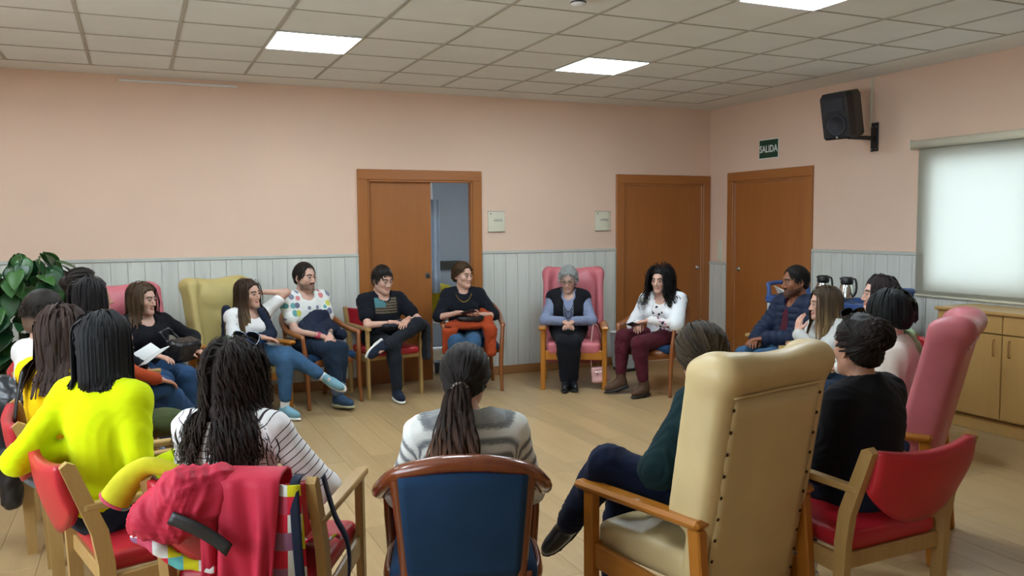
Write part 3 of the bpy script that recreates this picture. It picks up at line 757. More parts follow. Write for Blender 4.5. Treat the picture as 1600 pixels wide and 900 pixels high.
# ------------------------------------------------------------------ sideboard
m_board = M_wood('maple_laminate', '#ad884e', '#ba955b', 'Z', .5, .4, contrast=.6); m_boardt = M_wood('maple_laminate_top', '#ad884e', '#bd985e', 'Y', .5, .35, contrast=.6)
SX, SY0, SY1 = 5.75, 2.42, 4.62
r = empty('sideboard', (SX, SY0, 0)); tag(r, 'pale maple sideboard with doors and drawers under the blind', 'sideboard'); Ls = SY1-SY0; Dp = XR-SX-.03
m = MB(); m.box((Dp/2+.02, Ls/2, .50), (Dp-.03, Ls-.01, .79), .003); m.build('body', m_board, r)
m = MB(); m.box((Dp/2+.015, Ls/2, .052), (Dp-.03, Ls-.02, .104), .003); m.build('plinth', m_board, r)
m = MB(); m.box((Dp/2-.008, Ls/2, .908), (Dp+.036, Ls+.03, .026), .006); m.build('top', m_boardt, r)
y = Ls; k = 0
while y > .3:
    wd = .545; y0 = y-wd
    m = MB(); m.box((.008, y0+wd/2, .435), (.02, wd-.006, .625), .003); d = m.build('door', m_board, r)
    yh = y0+.06 if k % 2 == 0 else y-.06
    m = MB(); m.tube(cr([(-.002, yh, .715), (-.025, yh, .70), (-.025, yh, .61), (-.002, yh, .595)], 5), .006, 8); m.build('handle', m_boardt, d)
    m = MB(); m.box((.008, y0+wd/2, .825), (.02, wd-.006, .135), .003); d = m.build('drawer', m_board, r)
    m = MB(); m.tube([(-.002, y0+wd/2, .83), (-.012, y0+wd/2, .83), (-.014, y0+wd/2, .83), (-.024, y0+wd/2, .83)], [.006, .006, .013, .011], 10); m.build('knob', m_chrome, d)
    y = y0; k += 1

# ------------------------------------------------------------------ serving trolley with two vacuum jugs and a napkin
m_tblue = M_plain('trolley_blue', '#38558c', .45); m_tgrey = M_plain('trolley_grey', '#a9b3ba', .4)
r = empty('serving_trolley', (5.62, 5.55, 0)); tag(r, 'blue and grey serving trolley by the right wall behind the navy puffer jacket', 'trolley'); tx, ty = .235, .58
for sx in (-1, 1):
    for sy in (-1, 1):
        m = MB(); m.tube([(sx*tx, sy*ty, .10), (sx*tx, sy*ty, .84)], .020, 10); m.build('post', m_tgrey, r)
        m = MB(); m.lathe([(.035, -.012), (.04, -.006), (.04, .006), (.035, .012)], (sx*tx, sy*ty, .045), 14, Matrix.Rotation(PI/2, 3, 'X')); m.build('castor', m_black, r)
for z in (.18, .52, .86):
    m = MB(); m.box((0, 0, z), (2*tx+.06, 2*ty+.06, .03), .01)
    for sx in (-1, 1): m.box((sx*(tx+.02), 0, z+.03), (.02, 2*ty+.06, .045), .006)
    for sy in (-1, 1): m.box((0, sy*(ty+.02), z+.03), (2*tx+.06, .02, .045), .006)
    m.build('shelf', m_tblue, r)
for sy in (-1, 1):
    m = MB(); m.tube(cr([(-tx, sy*ty, .86), (-tx, sy*(ty+.01), .98), (-tx+.05, sy*(ty+.04), 1.02), (tx-.05, sy*(ty+.04), 1.02), (tx, sy*(ty+.01), .98), (tx, sy*ty, .86)], 5), .020, 10); m.build('handle', m_tblue, r)
def jug(x, y, label):
    r = empty('vacuum_jug', (x, y, .875)); tag(r, label, 'jug', 'steel vacuum jugs on the trolley')
    m = MB(); m.lathe([(.058, 0), (.066, .01), (.068, .08), (.060, .14), (.050, .175), (.046, .185)], n=24); m.build('body', M_plain('polished_steel', '#c9c9c6', .18, 1.0), r)
    m = MB(); m.lathe([(.049, .185), (.052, .20), (.050, .235), (.040, .245), (.001, .247)], n=24); m.box((-.0, .055, .228), (.03, .04, .016), .006); m.build('lid', m_black, r)
    m = MB(); m.tube(cr([(0, -.045, .225), (0, -.09, .228), (0, -.105, .17), (0, -.095, .11), (0, -.062, .08)], 5), .009, 8); m.build('handle', m_black, r)
jug(5.52, 5.33, 'steel vacuum jug with black handle on the trolley, fully visible'); jug(5.52, 5.60, 'steel vacuum jug nearer the door, half hidden behind the person in the blazer')
m = MB(); m.sheet(lambda u, v: (.10*(u-.5), .16*(v-.5), .05*math.sin(3*u+2*v)*v+.03*abs(u-.5)-.10*(v < .3)*(.3-v)*(u > .3)), 10, 12, .002); o = m.build('paper_napkin', m_white, None, (5.37, 5.92, .95)); tag(o, 'crumpled white paper napkin on the edge of the trolley', 'napkin')

# ------------------------------------------------------------------ waste bin by the corner door
m_bin = M_plain('bin_plastic', '#b9c2c6', .45)
r = empty('waste_bin', (4.83, 7.72, 0), rz=.12); tag(r, 'white plastic waste bin between the pink wingback and the white coat', 'bin')
def frus(z0, z1, a0, b0, a1, b1):
    return [(sx*a, sy*b, z) for z, a, b in ((z0, a0, b0), (z1, a1, b1)) for sx, sy in ((-1, -1), (1, -1), (1, 1), (-1, 1))], [[3, 2, 1, 0], [4, 5, 6, 7]] + [[i, (i+1) % 4, 4+(i+1) % 4, 4+i] for i in range(4)]
m = MB(); m.add(*frus(.035, .40, .125, .10, .150, .12)); m.build('body', m_bin, r); m = MB(); m.add(*frus(0, .035, .118, .095, .122, .098)); m.build('base', m_black, r)
m = MB(); m.box((0, 0, .413), (.315, .255, .026), .010); m.build('lid', m_white, r)
m = MB(); m.box((.06, -.115, .385), (.045, .012, .018), .002, Matrix.Rotation(.07, 3, 'X')); m.build('sticker', M_plain('red_sticker', '#a04a4a', .5), r)

# ------------------------------------------------------------------ things in the room behind the sliding door
m_curt = M_fabric('pale_blue_curtain', '#b9cfe6', 200, .04)
m = MB(); m.sheet(lambda u, v: (.10+.30*u, .018*math.sin(u*22), 1.03*v), 26, 6, .004); o = m.build('shower_curtain', m_curt, None, (2.65, 8.75, .84)); tag(o, 'pale blue hanging curtain seen through the half open door', 'curtain')
m = MB(); m.box((0, 0, 0), (1.0, .03, .11), .004); o = m.build('towel_rail_board', M_plain('dark_green_board', '#1d2c2a', .5), None, (3.35, 10.27, 1.07)); tag(o, 'dark green board on the wall of the room behind the door', 'board')
m = MB(); m.tube([(3.42, 10.2, 2.4), (3.52, 10.25, .5)], .03, 10); o = m.build('pipe', m_white); tag(o, 'white vertical pipe in the room behind the sliding door', 'pipe')
s = SDF(.02); s.ell((0, 0, .40), (.20, .15, .12)).ell((.05, .02, .30), (.22, .17, .2)); o = sdf_obj('laundry_bag', s, M_fabric('yellow_bag', '#a89a22', 60), None, 1, (.012, 14, 4)); o.location = (3.10, 9.0, .42); tag(o, 'yellow laundry bag on a stand behind the sliding door', 'bag')
r = empty('laundry_stand', (3.10, 9.0, 0)); tag(r, 'white wire stand holding the yellow laundry bag', 'stand')
for sx in (-1, 1):
    for sy in (-1, 1): m = MB(); m.tube([(sx*.2, sy*.16, 0), (sx*.17, sy*.14, .56)], .012, 8); m.build('leg', m_white, r)
m = MB(); m.tube([(-.19, -.15, .5), (.19, -.15, .5), (.19, .15, .5), (-.19, .15, .5)], .012, 8, closed=True); m.build('hoop', m_white, r)
r = empty('bucket', (2.98, 8.55, 0)); tag(r, 'small blue grey bucket on the floor just inside the door', 'bucket'); m = MB(); m.lathe([(.07, 0), (.085, .10), (.09, .11), (.08, .105), (.065, .01)], n=18); m.build('body', M_plain('bucket_grey', '#56606e', .5), r)
m = MB(); m.tube([(.088*math.cos(a), .02, .10+.07*math.sin(a)) for a in np.linspace(0, PI, 9)], .004, 6); m.build('handle', m_chrome, r)

# ------------------------------------------------------------------ big leafy plant in the far left corner
def M_leaf():
    t = NT('plant_leaf'); oi = t.n('ShaderNodeObjectInfo'); v = t.coord(); n = t.noise(v, 6, 3); c = t.ramp(n.outputs[0], [(.3, lin('#10301a')), (.7, lin('#1d4524'))])
    c = t.mix(t.math('POWER', oi.outputs['Random'], 4.0), c, lin('#3f6a30')); t.color(c); t.rough(.4, .35); return t.m
m_leaf = M_leaf(); m_stem = M_plain('plant_stem', '#3c4a20', .6); m_pot = M_plain('terracotta_pot', '#7a4a35', .7)
r = empty('potted_plant', (-.80, 7.25, 0)); tag(r, 'large dark green leafy plant in the far left corner', 'plant')
m = MB(); m.lathe([(.13, 0), (.17, .26), (.185, .27), (.185, .30), (.165, .30), (.15, .27)], n=24); m.build('pot', m_pot, r); m = MB(); m.lathe([(.155, .262), (.001, .275)], n=18); m.build('soil', M_plain('soil', '#2a211a', .95, bump=1), r)
def leafmesh():
    m = MB()
    def fn(u, v):
        # u along the leaf, v across
        wv = .075*(math.sin(PI*min(1, u*.98+.02))**.6)*(1.25-.75*u); x = (v-.5)*2*wv; return (x, .19*u-(.03 if u < .05 else 0)*abs(v-.5), .10*abs(x)*1.2-.05*u*u)
    m.sheet(fn, 9, 7, .0016); return m.mesh('leaf', m_leaf)
lm_ = leafmesh(); rr_ = random.Random(5)
for k in range(7):
    a = k*.9; tip = Vector((.22*math.cos(a), .20*math.sin(a), .9+.08*k)); m = MB(); m.tube(cr([(.03*math.cos(a), .03*math.sin(a), .25), (.1*math.cos(a+.2), .1*math.sin(a+.2), .6), tuple(tip)], 5), [.012]*6+[.007]*5, 7); m.build('stem', m_stem, r)
for k in range(230):
    z = .36+1.04*((k+.5)/230)**.85; a = k*2.4+rr_.uniform(-.3, .3); R_ = (.16+.22*math.sin(PI*min(1, (z-.3)/1.22))**.8)*rr_.uniform(.55, 1.0)
    o = mesh_obj('leaf', lm_, r); o.location = (R_*math.cos(a), R_*math.sin(a)*.85, z); o.scale = [rr_.uniform(.65, 1.1)]*3; o.rotation_euler = (rr_.uniform(-1.0, -.15), rr_.uniform(-.4, .4), a-PI/2+rr_.uniform(-.5, .5))
# ------------------------------------------------------------------ people
def ik(a, c, l1, l2, pole):
    a, c = A3(a), A3(c); d = c-a; L = np.linalg.norm(d); mx = (l1+l2)*.995
    if L > mx: c = a+d/L*mx; d = c-a; L = mx
    n = d/L; x = (l1*l1-l2*l2+L*L)/(2*L); h = math.sqrt(max(l1*l1-x*x, 0)); p = A3(pole); p = p-n*(p @ n); return a+n*x+norm(p)*h, c
def head_template(kind, h):
    male = kind == 'man'; old = kind == 'old'; s = SDF(h); j = 1.0 if male else .87
    s.ell((0, -.012, .028), (.076, .097, .088), k=.02).ell((0, .035, -.03), (.060*(1 if male else .97), .055, .085), k=.03)
    s.cone((0, .03, -.07), (0, .070, -.098), .042*j, .022*j, k=.03)
    for g in (-1, 1):
        s.cone((g*.054*j, -.005, -.052), (g*.018*j, .065, -.099), .018, .015, k=.03).ell((g*.043, .056, -.024), (.022, .022, .020), k=.025)
    s.cone((-.030, .077, .021), (.030, .077, .021), .013 if male else .011, k=.018)
    for g in (-1, 1): s.ell((g*.031, .101, .001), (.022, .019, .014), k=.012, op='s')
    for g in (-1, 1): s.path([(g*.018, .084, .004), (g*.031, .0905, .0098), (g*.045, .082, .004)], [.0035, .004, .0035], k=.003); s.path([(g*.019, .083, -.008), (g*.031, .088, -.0105), (g*.044, .080, -.006)], [.003]*3, k=.004)
    s.cone((0, .082, .008), (0, .1085, -.034), .0075, .0105 if male else .009, k=.010); s.ell((0, .104, -.037), (.010, .010, .008), k=.008)
    for g in (-1, 1): s.ell((g*.0125, .0935, -.040), (.0075, .010, .007), k=.006)
    s.path([(-.021, .080, -.0665), (-.007, .0915, -.0615), (.007, .0915, -.0615), (.021, .080, -.0665)], [.0035, .0055, .0055, .0035], k=.005)
    s.path([(-.017, .081, -.0715), (0, .0905, -.0745), (.017, .081, -.0715)], [.004, .007, .004], k=.005); s.ell((0, .079, -.1), (.018*j, .016, .016), k=.02)
    for g in (-1, 1):
        Me = rotz(g*.35) @ rotx(-.15); s.ell((g*.079, -.012, -.010), (.007, .018, .031), Me, k=.006); s.ell((g*.086, -.008, -.006), (.006, .010, .020), Me, k=.004, op='s')
    s.cone((0, -.015, -.045), (0, -.034, -.15), .053 if male else .046, .056 if male else .049, k=.03)
    V, F = s.mesh(1); return V, F
def capd(P, a, b):
    a, b = A3(a), A3(b); ab = b-a; t = np.clip(((P-a) @ ab)/(ab @ ab), 0, 1); return np.linalg.norm(P-a-t[:, None]*ab, axis=1)
def sstep(e0, e1, x): t = np.clip((x-e0)/(e1-e0), 0, 1); return t*t*(3-2*t)
def head_colors(V, skin, brow, lips, stub=None, stubamt=0):
    c = np.tile(A3(skin), (len(V), 1)); mx = lambda m, col: c*(1-m[:, None])+A3(col)*m[:, None]
    ch = np.minimum(np.linalg.norm(V-A3((.042, .06, -.032)), axis=1), np.linalg.norm(V-A3((-.042, .06, -.032)), axis=1)); c = mx((1-sstep(.008, .032, ch))*.35, A3(skin)*A3((1.05, .72, .68)))
    ns = np.linalg.norm(V-A3((0, .108, -.036)), axis=1); c = mx((1-sstep(.006, .02, ns))*.3, A3(skin)*A3((1.02, .76, .7)))
    if stubamt:
        jaw = -.052-.35*np.clip(.05-V[:, 1], -.03, .06)*0+.45*np.clip(.035-V[:, 1], 0, .06); m = sstep(.004, -.014, V[:, 2]-jaw)*sstep(-.022, .004, V[:, 1])*sstep(-.124, -.108, V[:, 2]); nz = .8+.2*np.sin(V @ A3((900, 700, 800)))*np.sin(V @ A3((-500, 800, 600))); c = mx(m*stubamt*nz, stub)
        m = (1-sstep(.006, .011, capd(V, (-.02, .088, -.054), (.02, .088, -.054))))*(V[:, 1] > .06); c = mx(m*min(1, stubamt*1.15), stub)
    lm = np.minimum(capd(V, (-.019, .083, -.066), (.019, .083, -.066)), capd(V, (-.012, .089, -.072), (.012, .089, -.072))); c = mx((1-sstep(.006, .0105, lm))*(V[:, 1] > .07)*.9, lips)
    mo = capd(V, (-.017, .088, -.0685), (.017, .088, -.0685)); c = mx((1-sstep(.001, .004, mo))*(V[:, 1] > .07)*.5, A3(lips)*.25)
    for g in (-1, 1):
        b = np.minimum(capd(V, (g*.015, .092, .022), (g*.034, .088, .027)), capd(V, (g*.034, .088, .027), (g*.050, .074, .021))); c = mx((1-sstep(.0045, .0085, b))*.95, brow)
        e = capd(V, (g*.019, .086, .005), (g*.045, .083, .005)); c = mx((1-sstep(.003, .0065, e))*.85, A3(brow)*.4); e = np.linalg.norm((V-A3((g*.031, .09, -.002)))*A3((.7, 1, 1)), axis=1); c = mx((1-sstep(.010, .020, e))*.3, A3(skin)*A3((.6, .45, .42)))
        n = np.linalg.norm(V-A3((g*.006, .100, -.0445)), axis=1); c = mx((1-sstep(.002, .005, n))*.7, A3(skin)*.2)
    return c
def hand_template(pose):
    s = SDF(.0054); s.cone((0, -.05, 0), (0, .012, 0), .024, .024, k=.02); s.box((0, .050, 0), (.039, .045, .013), .012, k=.015)
    curl = {'flat': .12, 'relaxed': .42, 'grip': .85}[pose]; L = [.068, .078, .072, .056]
    for i, x in enumerate((-.0295, -.010, .0095, .028)):
        p = A3((x, .088-.004*abs(i-1), 0)); a = -curl*.5; pts = [p]; sp = (i-1.5)*.06
        for k, fr in enumerate((.45, .32, .23)): a -= curl*(.0 if k == 0 else .8); d = A3((math.sin(sp)*math.cos(a), math.cos(sp)*math.cos(a), math.sin(a))); pts.append(pts[-1]+d*L[i]*fr*1.05)
        s.path(pts, [.0095, .0088, .008, .0068], k=.003)
    s.path([(-.026, .012, -.004), (-.046, .038, -.012), (-.052, .062, -.020-.02*curl), (-.046, .086, -.026-.03*curl)], [.015, .0115, .0095, .0078], k=.012); return s.mesh(1)
def M_hair():
    t = NT('hair'); a = t.n('ShaderNodeVertexColor', layer_name='Col'); u = t.n('ShaderNodeAttribute', attribute_name='hu'); v = t.n('ShaderNodeAttribute', attribute_name='hv'); c = t.n('ShaderNodeCombineXYZ'); t.l(t.math('MULTIPLY', u.outputs['Fac'], 7.0), c.inputs[0]); t.l(t.math('MULTIPLY', v.outputs['Fac'], 1.5), c.inputs[1])
    n = t.noise(c.outputs[0], 1.0, 3, .6); hs = t.n('ShaderNodeHueSaturation'); t.l(a.outputs[0], hs.inputs['Color']); t.l(t.math('MULTIPLY_ADD', n.outputs[0], 1.1, .25), hs.inputs['Value']); t.color(hs.outputs[0]); t.rough(.5, .22); t.bump(n.outputs[0], .7, .005)
    return t.m
m_skin = M_attr('skin', .5, .12, .35, .05); m_hair = M_hair(); m_eye_w = M_plain('eye_white', '#d8d4cd', .15)
def M_eye():
    t = NT('eyeball'); v = t.coord(); sp = t.n('ShaderNodeSeparateXYZ'); t.l(v, sp.inputs[0]); d = t.math('SQRT', t.math('ADD', t.math('POWER', sp.outputs[0], 2.0), t.math('POWER', sp.outputs[2], 2.0)))
    c = t.ramp(t.math('MULTIPLY', d, 100.0), [(.0, (.01, .008, .006)), (.30, (.012, .01, .008)), (.33, lin('#3a2617')), (.70, lin('#2a1b10')), (.74, lin('#9d968e'))]); t.color(c); t.rough(.12); return t.m
m_eye = M_eye()
def eye_mesh():
    m = MB(); m.lathe([(.0125*math.sin(a), -.0125*math.cos(a)) for a in np.linspace(.05, PI-.05, 10)], n=14, M=Matrix.Rotation(PI/2, 3, 'X')); return m.mesh('eye', m_eye)

class Person:
    def __init__(s, pos, heading, label, group='people seated in a circle', scale=1.0, sex='w', lean=.0, lat=.0, twist=0., hip=.51, hipy=-.06, look=(3.9, 6.3, 1.15), head=None, headroll=0., headpitch=None, width=1.0, belly=0., bust=None, arms=None, legs='floor', hscale=None, dz=0., sh=0.):
        pos = (pos[0]+.912*sh, pos[1]-.409*sh)
        s.root = empty('person', (*pos, 0), heading); tag(s.root, label, 'person', group); s.sc = sc = scale; s.sex = sex; s.w = width*(1.06 if sex == 'm' else .94); s.belly = belly; s.bust = (.0 if sex == 'm' else .035) if bust is None else bust; s.heading = heading; s.pos = pos
        P = s.P = A3((0, hipy, hip)); s.U = norm((lat, lean, 1)); tw = math.radians(twist); f0 = A3((-math.sin(tw), math.cos(tw), 0)); s.R = norm(np.cross(f0, s.U)); s.F = np.cross(s.U, s.R); s.T = np.stack([s.R, s.F, s.U], 1)
        s.tl = .50*sc+.025+dz; s.N = P+s.U*s.tl; s.hs = hscale or (.96 if sex == 'w' else 1.02); nk = norm(s.U+A3((0, .12, .25)))
        s.C = s.N+nk*.155*sc+s.F*.018
        th = math.radians(heading-90); Rw = rotz(th)
        if head is None: d = Rw.T @ (A3(look)-A3((*pos, 0)))-s.C; yaw = math.degrees(math.atan2(-d[0], d[1])); pit = math.degrees(math.atan2(d[2], math.hypot(d[0], d[1])))
        else: yaw, pit = head
        yaw = max(twist-78, min(twist+78, yaw)); pit = pit if headpitch is None else headpitch
        s.H = rotz(math.radians(yaw)) @ rotx(math.radians(pit)) @ roty(math.radians(headroll)); s.yaw = yaw
        s.sh = {g: s.N-s.U*.045*sc+s.R*sg*.172*sc*s.w for g, sg in (('L', -1), ('R', 1))}
        s.hp = {g: P+A3((sg*.088*s.w, 0, 0)) for g, sg in (('L', -1), ('R', 1))}; s.ua, s.fa = .285*sc, .25*sc; s.th, s.shn = .43*sc, .415*sc
        s.el = {}; s.wr = {}; s.hd = {}; s.kn = {}; s.an = {}; s.ft = {}
        default = {'L': dict(w=(-.07, .27, .64)), 'R': dict(w=(.07, .27, .64))}; arms = arms or {}
        for g, sg in (('L', -1), ('R', 1)):
            a = arms.get(g, default[g])
            if 'e' in a: s.el[g] = s.sh[g]+norm(a['e'])*s.ua; s.wr[g] = s.el[g]+norm(a['f'])*s.fa
            else: s.el[g], s.wr[g] = ik(s.sh[g], a['w'], s.ua, s.fa, a.get('pole', (sg*.6, -.6, -.5)))
            s.hd[g] = (a.get('dir'), a.get('palm', (0, 0, -1)), a.get('pose', 'relaxed'))
        LG = {'floor': {'L': dict(a=(-.11, .40, .095)), 'R': dict(a=(.11, .40, .095))},
              'crossR': {'L': dict(a=(-.08, .38, .095)), 'R': dict(a=(-.17, .60, .30), pole=(.05, .3, 1), foot=(-.25, 1, -.35))},
              'crossL': {'R': dict(a=(.08, .38, .095)), 'L': dict(a=(.17, .60, .30), pole=(-.05, .3, 1), foot=(.25, 1, -.35))},
              'fig4L': {'R': dict(a=(.05, .42, .095)), 'L': dict(a=(.16, .42, .50), pole=(-.7, .4, .5), foot=(.75, .35, -.45))}}
        LG = LG[legs] if isinstance(legs, str) else legs
        for g in 'LR':
            a = LG[g]; s.kn[g], s.an[g] = ik(s.hp[g], a['a'], s.th, s.shn, a.get('pole', (0, .5, 1))); s.ft[g] = norm(a.get('foot', ((-.12 if g == 'L' else .12), 1, -.02)))
    # shared body shape used by skin and clothes
    def torso(s, d, off, hips=True, k=.05, bulk=0.):
        sc, w, U, P = s.sc, s.w, s.U, s.P
        if hips: d.ell(P+U*(.02 if off < 0 else .05)-s.F*.012, (.168*w+off, .122+off, (.115 if off < 0 else .088)+off), s.T, k=k)
        d.ell(P+U*.30*s.tl+s.F*(.008+s.belly*.5), (.140*w+off+bulk*.5+s.belly*.4, .104+off+s.belly+bulk*.5, .15+off), s.T, k=k)
        d.ell(P+U*.67*s.tl, (.158*w+off+bulk, .112+off+bulk*.6, .16+off), s.T, k=k)
        if s.bust:
            for g in (-1, 1): d.ell(P+U*.62*s.tl+s.R*g*.068+s.F*(.085), (.058+off*.7, .05+off*.7+s.bust*.2, .055+off*.7), s.T, k=.05)
        d.cone(s.N-U*.055*sc-s.R*.13*w*sc, s.N-U*.055*sc+s.R*.13*w*sc, .062*sc+off, k=k)
        for g in 'LR': d.cone(s.N-U*.0+s.F*-.01, s.sh[g]+U*.005, .046+off*.8, .052*sc+off*.9, k=.04)
    def arm(s, d, off, upto=2.0, k=.02, cuff=0., rs=1.):
        """upto 0..1 upper arm, 1..2 forearm"""
        for g in 'LR':
            a, b, c = s.sh[g], s.el[g], s.wr[g]; q = s.sc*rs; e1 = a+(b-a)*min(1, upto); d.cone(a, e1, .050*q+off, (.050+(.041-.050)*min(1, upto))*q+off+(cuff if upto <= 1 else 0), k=k)
            if upto > 1: t = upto-1; d.cone(b, b+(c-b)*t, .040*q+off, (.040+(.027-.040)*t)*q+off+cuff, k=k)
    def leg(s, d, off, upto=2.0, k=.025, cuff=0., fat=1.):
        for g in 'LR':
            a, b, c = s.hp[g], s.kn[g], s.an[g]; d.cone(a+A3((0, -.02, .01)), b, .086*fat*s.w+off, .058*fat+off, k=k)
            if upto > 1: t = upto-1; m_ = b+(c-b)*.3*t; d.cone(b, m_, .057*fat+off, .056*fat+off, k=k); d.cone(m_, b+(c-b)*t, .056*fat+off, .038+off+cuff, k=k)
    def segs(s):
        b0 = s.tl+.06; L = [(s.P-s.U*.1, s.N, 0., s.tl+.1)]
        for g in 'LR': L += [(s.sh[g], s.el[g], b0, b0+s.ua), (s.el[g], s.wr[g], b0+s.ua, b0+s.ua+s.fa)]
        return L
    def along(s, V):
        D, W = [], []
        for i, (a, b, s0, s1) in enumerate(s.segs()):
            ab = b-a; t = np.clip(((V-a) @ ab)/(ab @ ab), 0, 1); D.append(np.linalg.norm(V-a-t[:, None]*ab, axis=1)/(1.0 if i else 2.3)); W.append(s0+(s1-s0)*t)
        D, W = np.array(D), np.array(W); w = np.exp(-(D-D.min(0))/.006); return (w*W).sum(0)/w.sum(0)
    def body(s, skin='#c99a80', brow='#2e2119', lips='#a85f58', stub=None, stubamt=0, face=True, kind=None, fine=True):
        skin, brow, lips = lin(skin), lin(brow), lin(lips); s.skin = skin; d = SDF(.015); s.torso(d, -.012); s.arm(d, -.004, 1.97); s.leg(d, -.012); d.cone(s.N-s.U*.05, s.C+s.H @ A3((0, -.03, -.07)), .054*s.hs, .046*s.hs, k=.03)
        for g in 'LR': d.cone(s.an[g], s.an[g]+s.ft[g]*.03-norm(s.kn[g]-s.an[g])*.045, .030, .022)
        V, F = d.mesh(1); C = np.tile(skin, (len(V), 1)); VV, FF, CC = [V], [F], [C]; b = len(V)
        kind = kind or ('man' if s.sex == 'm' else 'woman'); hv, hf = once(('head', kind, fine), lambda: head_template(kind, .0041 if fine else .0075)); hc = head_colors(hv, skin, brow, lips, lin(stub) if stub else skin, stubamt) if fine else np.tile(skin, (len(hv), 1))
        VV.append((hv*s.hs) @ s.H.T+s.C); FF.append(hf+b); CC.append(hc); b += len(hv)
        for g in 'LR':
            dr, palm, pose = s.hd[g]; hv, hf = once(('hand', pose), lambda: hand_template(pose)); y = norm(dr if dr is not None else s.wr[g]-s.el[g]); z = -A3(palm); z = norm(z-y*(z @ y)); x = np.cross(y, z); k = .97 if s.sex == 'm' else .88; q = hv*k; f = hf
            if g == 'L': q = q*A3((-1, 1, 1)); f = hf[:, ::-1]
            VV.append(q @ np.stack([x, y, z], 1).T+s.wr[g]+y*.012); FF.append(f+b); CC.append(np.tile(A3(skin)*A3((1.0, .93, .9)), (len(hv), 1))); b += len(hv)
        me = np_mesh('body', np.concatenate(VV), np.concatenate(FF), [m_skin], col=np.concatenate(CC)); mesh_obj('body', me, s.root)
        if face:
            for g in (-1, 1):
                o = mesh_obj('eye', once('eye', eye_mesh), s.root); M = Matrix([list(r_) for r_ in s.H]).to_4x4(); M.translation = Vector(s.C+s.H @ (A3((g*.031, .0795, .0005))*s.hs)); o.matrix_local = M
        return s
    def top(s, mat, sleeve='long', off=.012, neck=(.062, .05), h=.0115, wr=(.004, 13), cuff=.004, name='shirt', bulk=0., extra=None, arm_off=None, upto=None, hips=True, post=None, armrs=1.0):
        d = SDF(h); s.torso(d, off, hips, bulk=bulk); up = upto if upto is not None else {'long': 1.93, 'elbow': 1.15, 'short': .62, 'none': 0, 'threequarter': 1.6}[sleeve]
        if up: s.arm(d, off if arm_off is None else arm_off, up, k=.035, cuff=cuff, rs=armrs)
        if extra: extra(d)
        if neck: d.cone(s.N-s.U*.02+s.F*.02, s.N+s.U*.14+s.F*.03, neck[0], neck[0]+.012, k=.012, op='s'); d.ell(s.N+s.F*.085-s.U*neck[1]*.3, (neck[0]*.95, .055, neck[1]), s.T, k=.012, op='s')
        V, F = d.mesh(1)
        if wr: V = wrinkle(V, F, wr[0], wr[1]*2.6, int(abs(s.pos[0]*97+s.pos[1]*31)) % 1000)
        a = s.along(V)
        if post: V = post(V, F, a)
        o = mesh_obj(name, np_mesh(name, V, F, [mat], attr={'s': a}), s.root); s.topV, s.topF = V, F; return o
    def bottom(s, mat, upto=1.93, off=.012, wr=(.004, 12), cuff=.004, fat=1., name='trousers'):
        d = SDF(.0115); d.ell(s.P+s.U*.03-A3((0, .01, 0)), (.172*s.w+off*.5, .125+off*.5, .12), s.T, k=.05); s.leg(d, off, upto, cuff=cuff, fat=fat); V, F = d.mesh(1); V = wrinkle(V, F, wr[0]*1.2, wr[1]*2.6, 5+int(abs(s.pos[1]*53)) % 1000); s.botV, s.botF = V, F
        return mesh_obj(name, np_mesh(name, V, F, [mat]), s.root)
    def shoes(s, mat, sole, boot=0., sock=None, only='LR', chunky=1.0):
        for g in only:
            y = s.ft[g]; shin = norm(s.kn[g]-s.an[g]); z = shin-y*(shin @ y); z = norm(z) if abs(y[2]) > .15 else norm(A3((0, 0, 1))-y*y[2]); x = np.cross(y, z); M = np.stack([x, y, z], 1); A = s.an[g]; T = lambda p: A+M @ A3(p); k = s.sc*(1.0 if s.sex == 'm' else .92)
            d = SDF(.0085); d.cone(T((0, -.025, -.035)), T((0, .03, -.02)), .042*k, .040*k, k=.02); d.ell(T((0, .09*k, -.045)), (.044*k, .095*k, .040), M, k=.04); d.cone(T((0, -.02, -.01)), T((0, -.01, .012)), .040*k, .038*k, k=.02)
            if boot: d.cone(T((0, -.01, 0)), A+shin*boot, .044, .050, k=.02)
            d.box(T((0, .06, -.125)), (.2, .3, .045), .002, M, k=.002, op='s'); o = sdf_obj('shoe', d, mat, s.root, 1)
            d = SDF(.0085); d.box(T((0, -.012, -.076)), (.038*k, .058*k, .0145*chunky), .012, M, k=.02); d.ell(T((0, .085*k, -.076)), (.049*k, .115*k, .017*chunky), M, k=.03); so = sdf_obj('sole', d, sole, o, 1)
            d = SDF(.008); d.cone(T((0, -.008, -.01)), A+shin*.12, .035, .043); sdf_obj('sock', d, sock or _M['black_cotton'], s.root, 1)
        return s
    # ---- frames for hair and things worn on the head
    def hp_(s, p): return s.C+s.H @ (A3(p)*s.hs)
    def Hn(s, V): return (np.asarray(V)*s.hs) @ s.H.T+s.C
    def hair_cap(s, d, t=.014, line=(.015, .55), low=-.06, k=.012, top=0., arch=.012):
        """scalp volume behind the hairline"""
        d.ell(s.hp_((0, -.014, .030+top*.4)), (A3((.076, .097, .088))+A3((t, t, t+top)))*s.hs, s.H, k=k); d.ell(s.hp_((0, -.05, -.035)), A3((.062+t, .05+t, .05))*s.hs, s.H, k=.03)
        sl, up = 1.15, (line[0]-.02)*.6
        n = norm((0, 1, -sl)); M = s.H @ np.stack([A3((1, 0, 0)), n, np.cross(A3((1, 0, 0)), n)], 1); d.box(s.hp_(A3((0, .014, 0))+n*.12), (.14, .12, .25), .004, M, k=.02, op='s')
        d.ell(s.hp_((0, .112, -.028-up*2+arch)), A3((.080, .080, .105))*s.hs, s.H, k=.028, op='s')
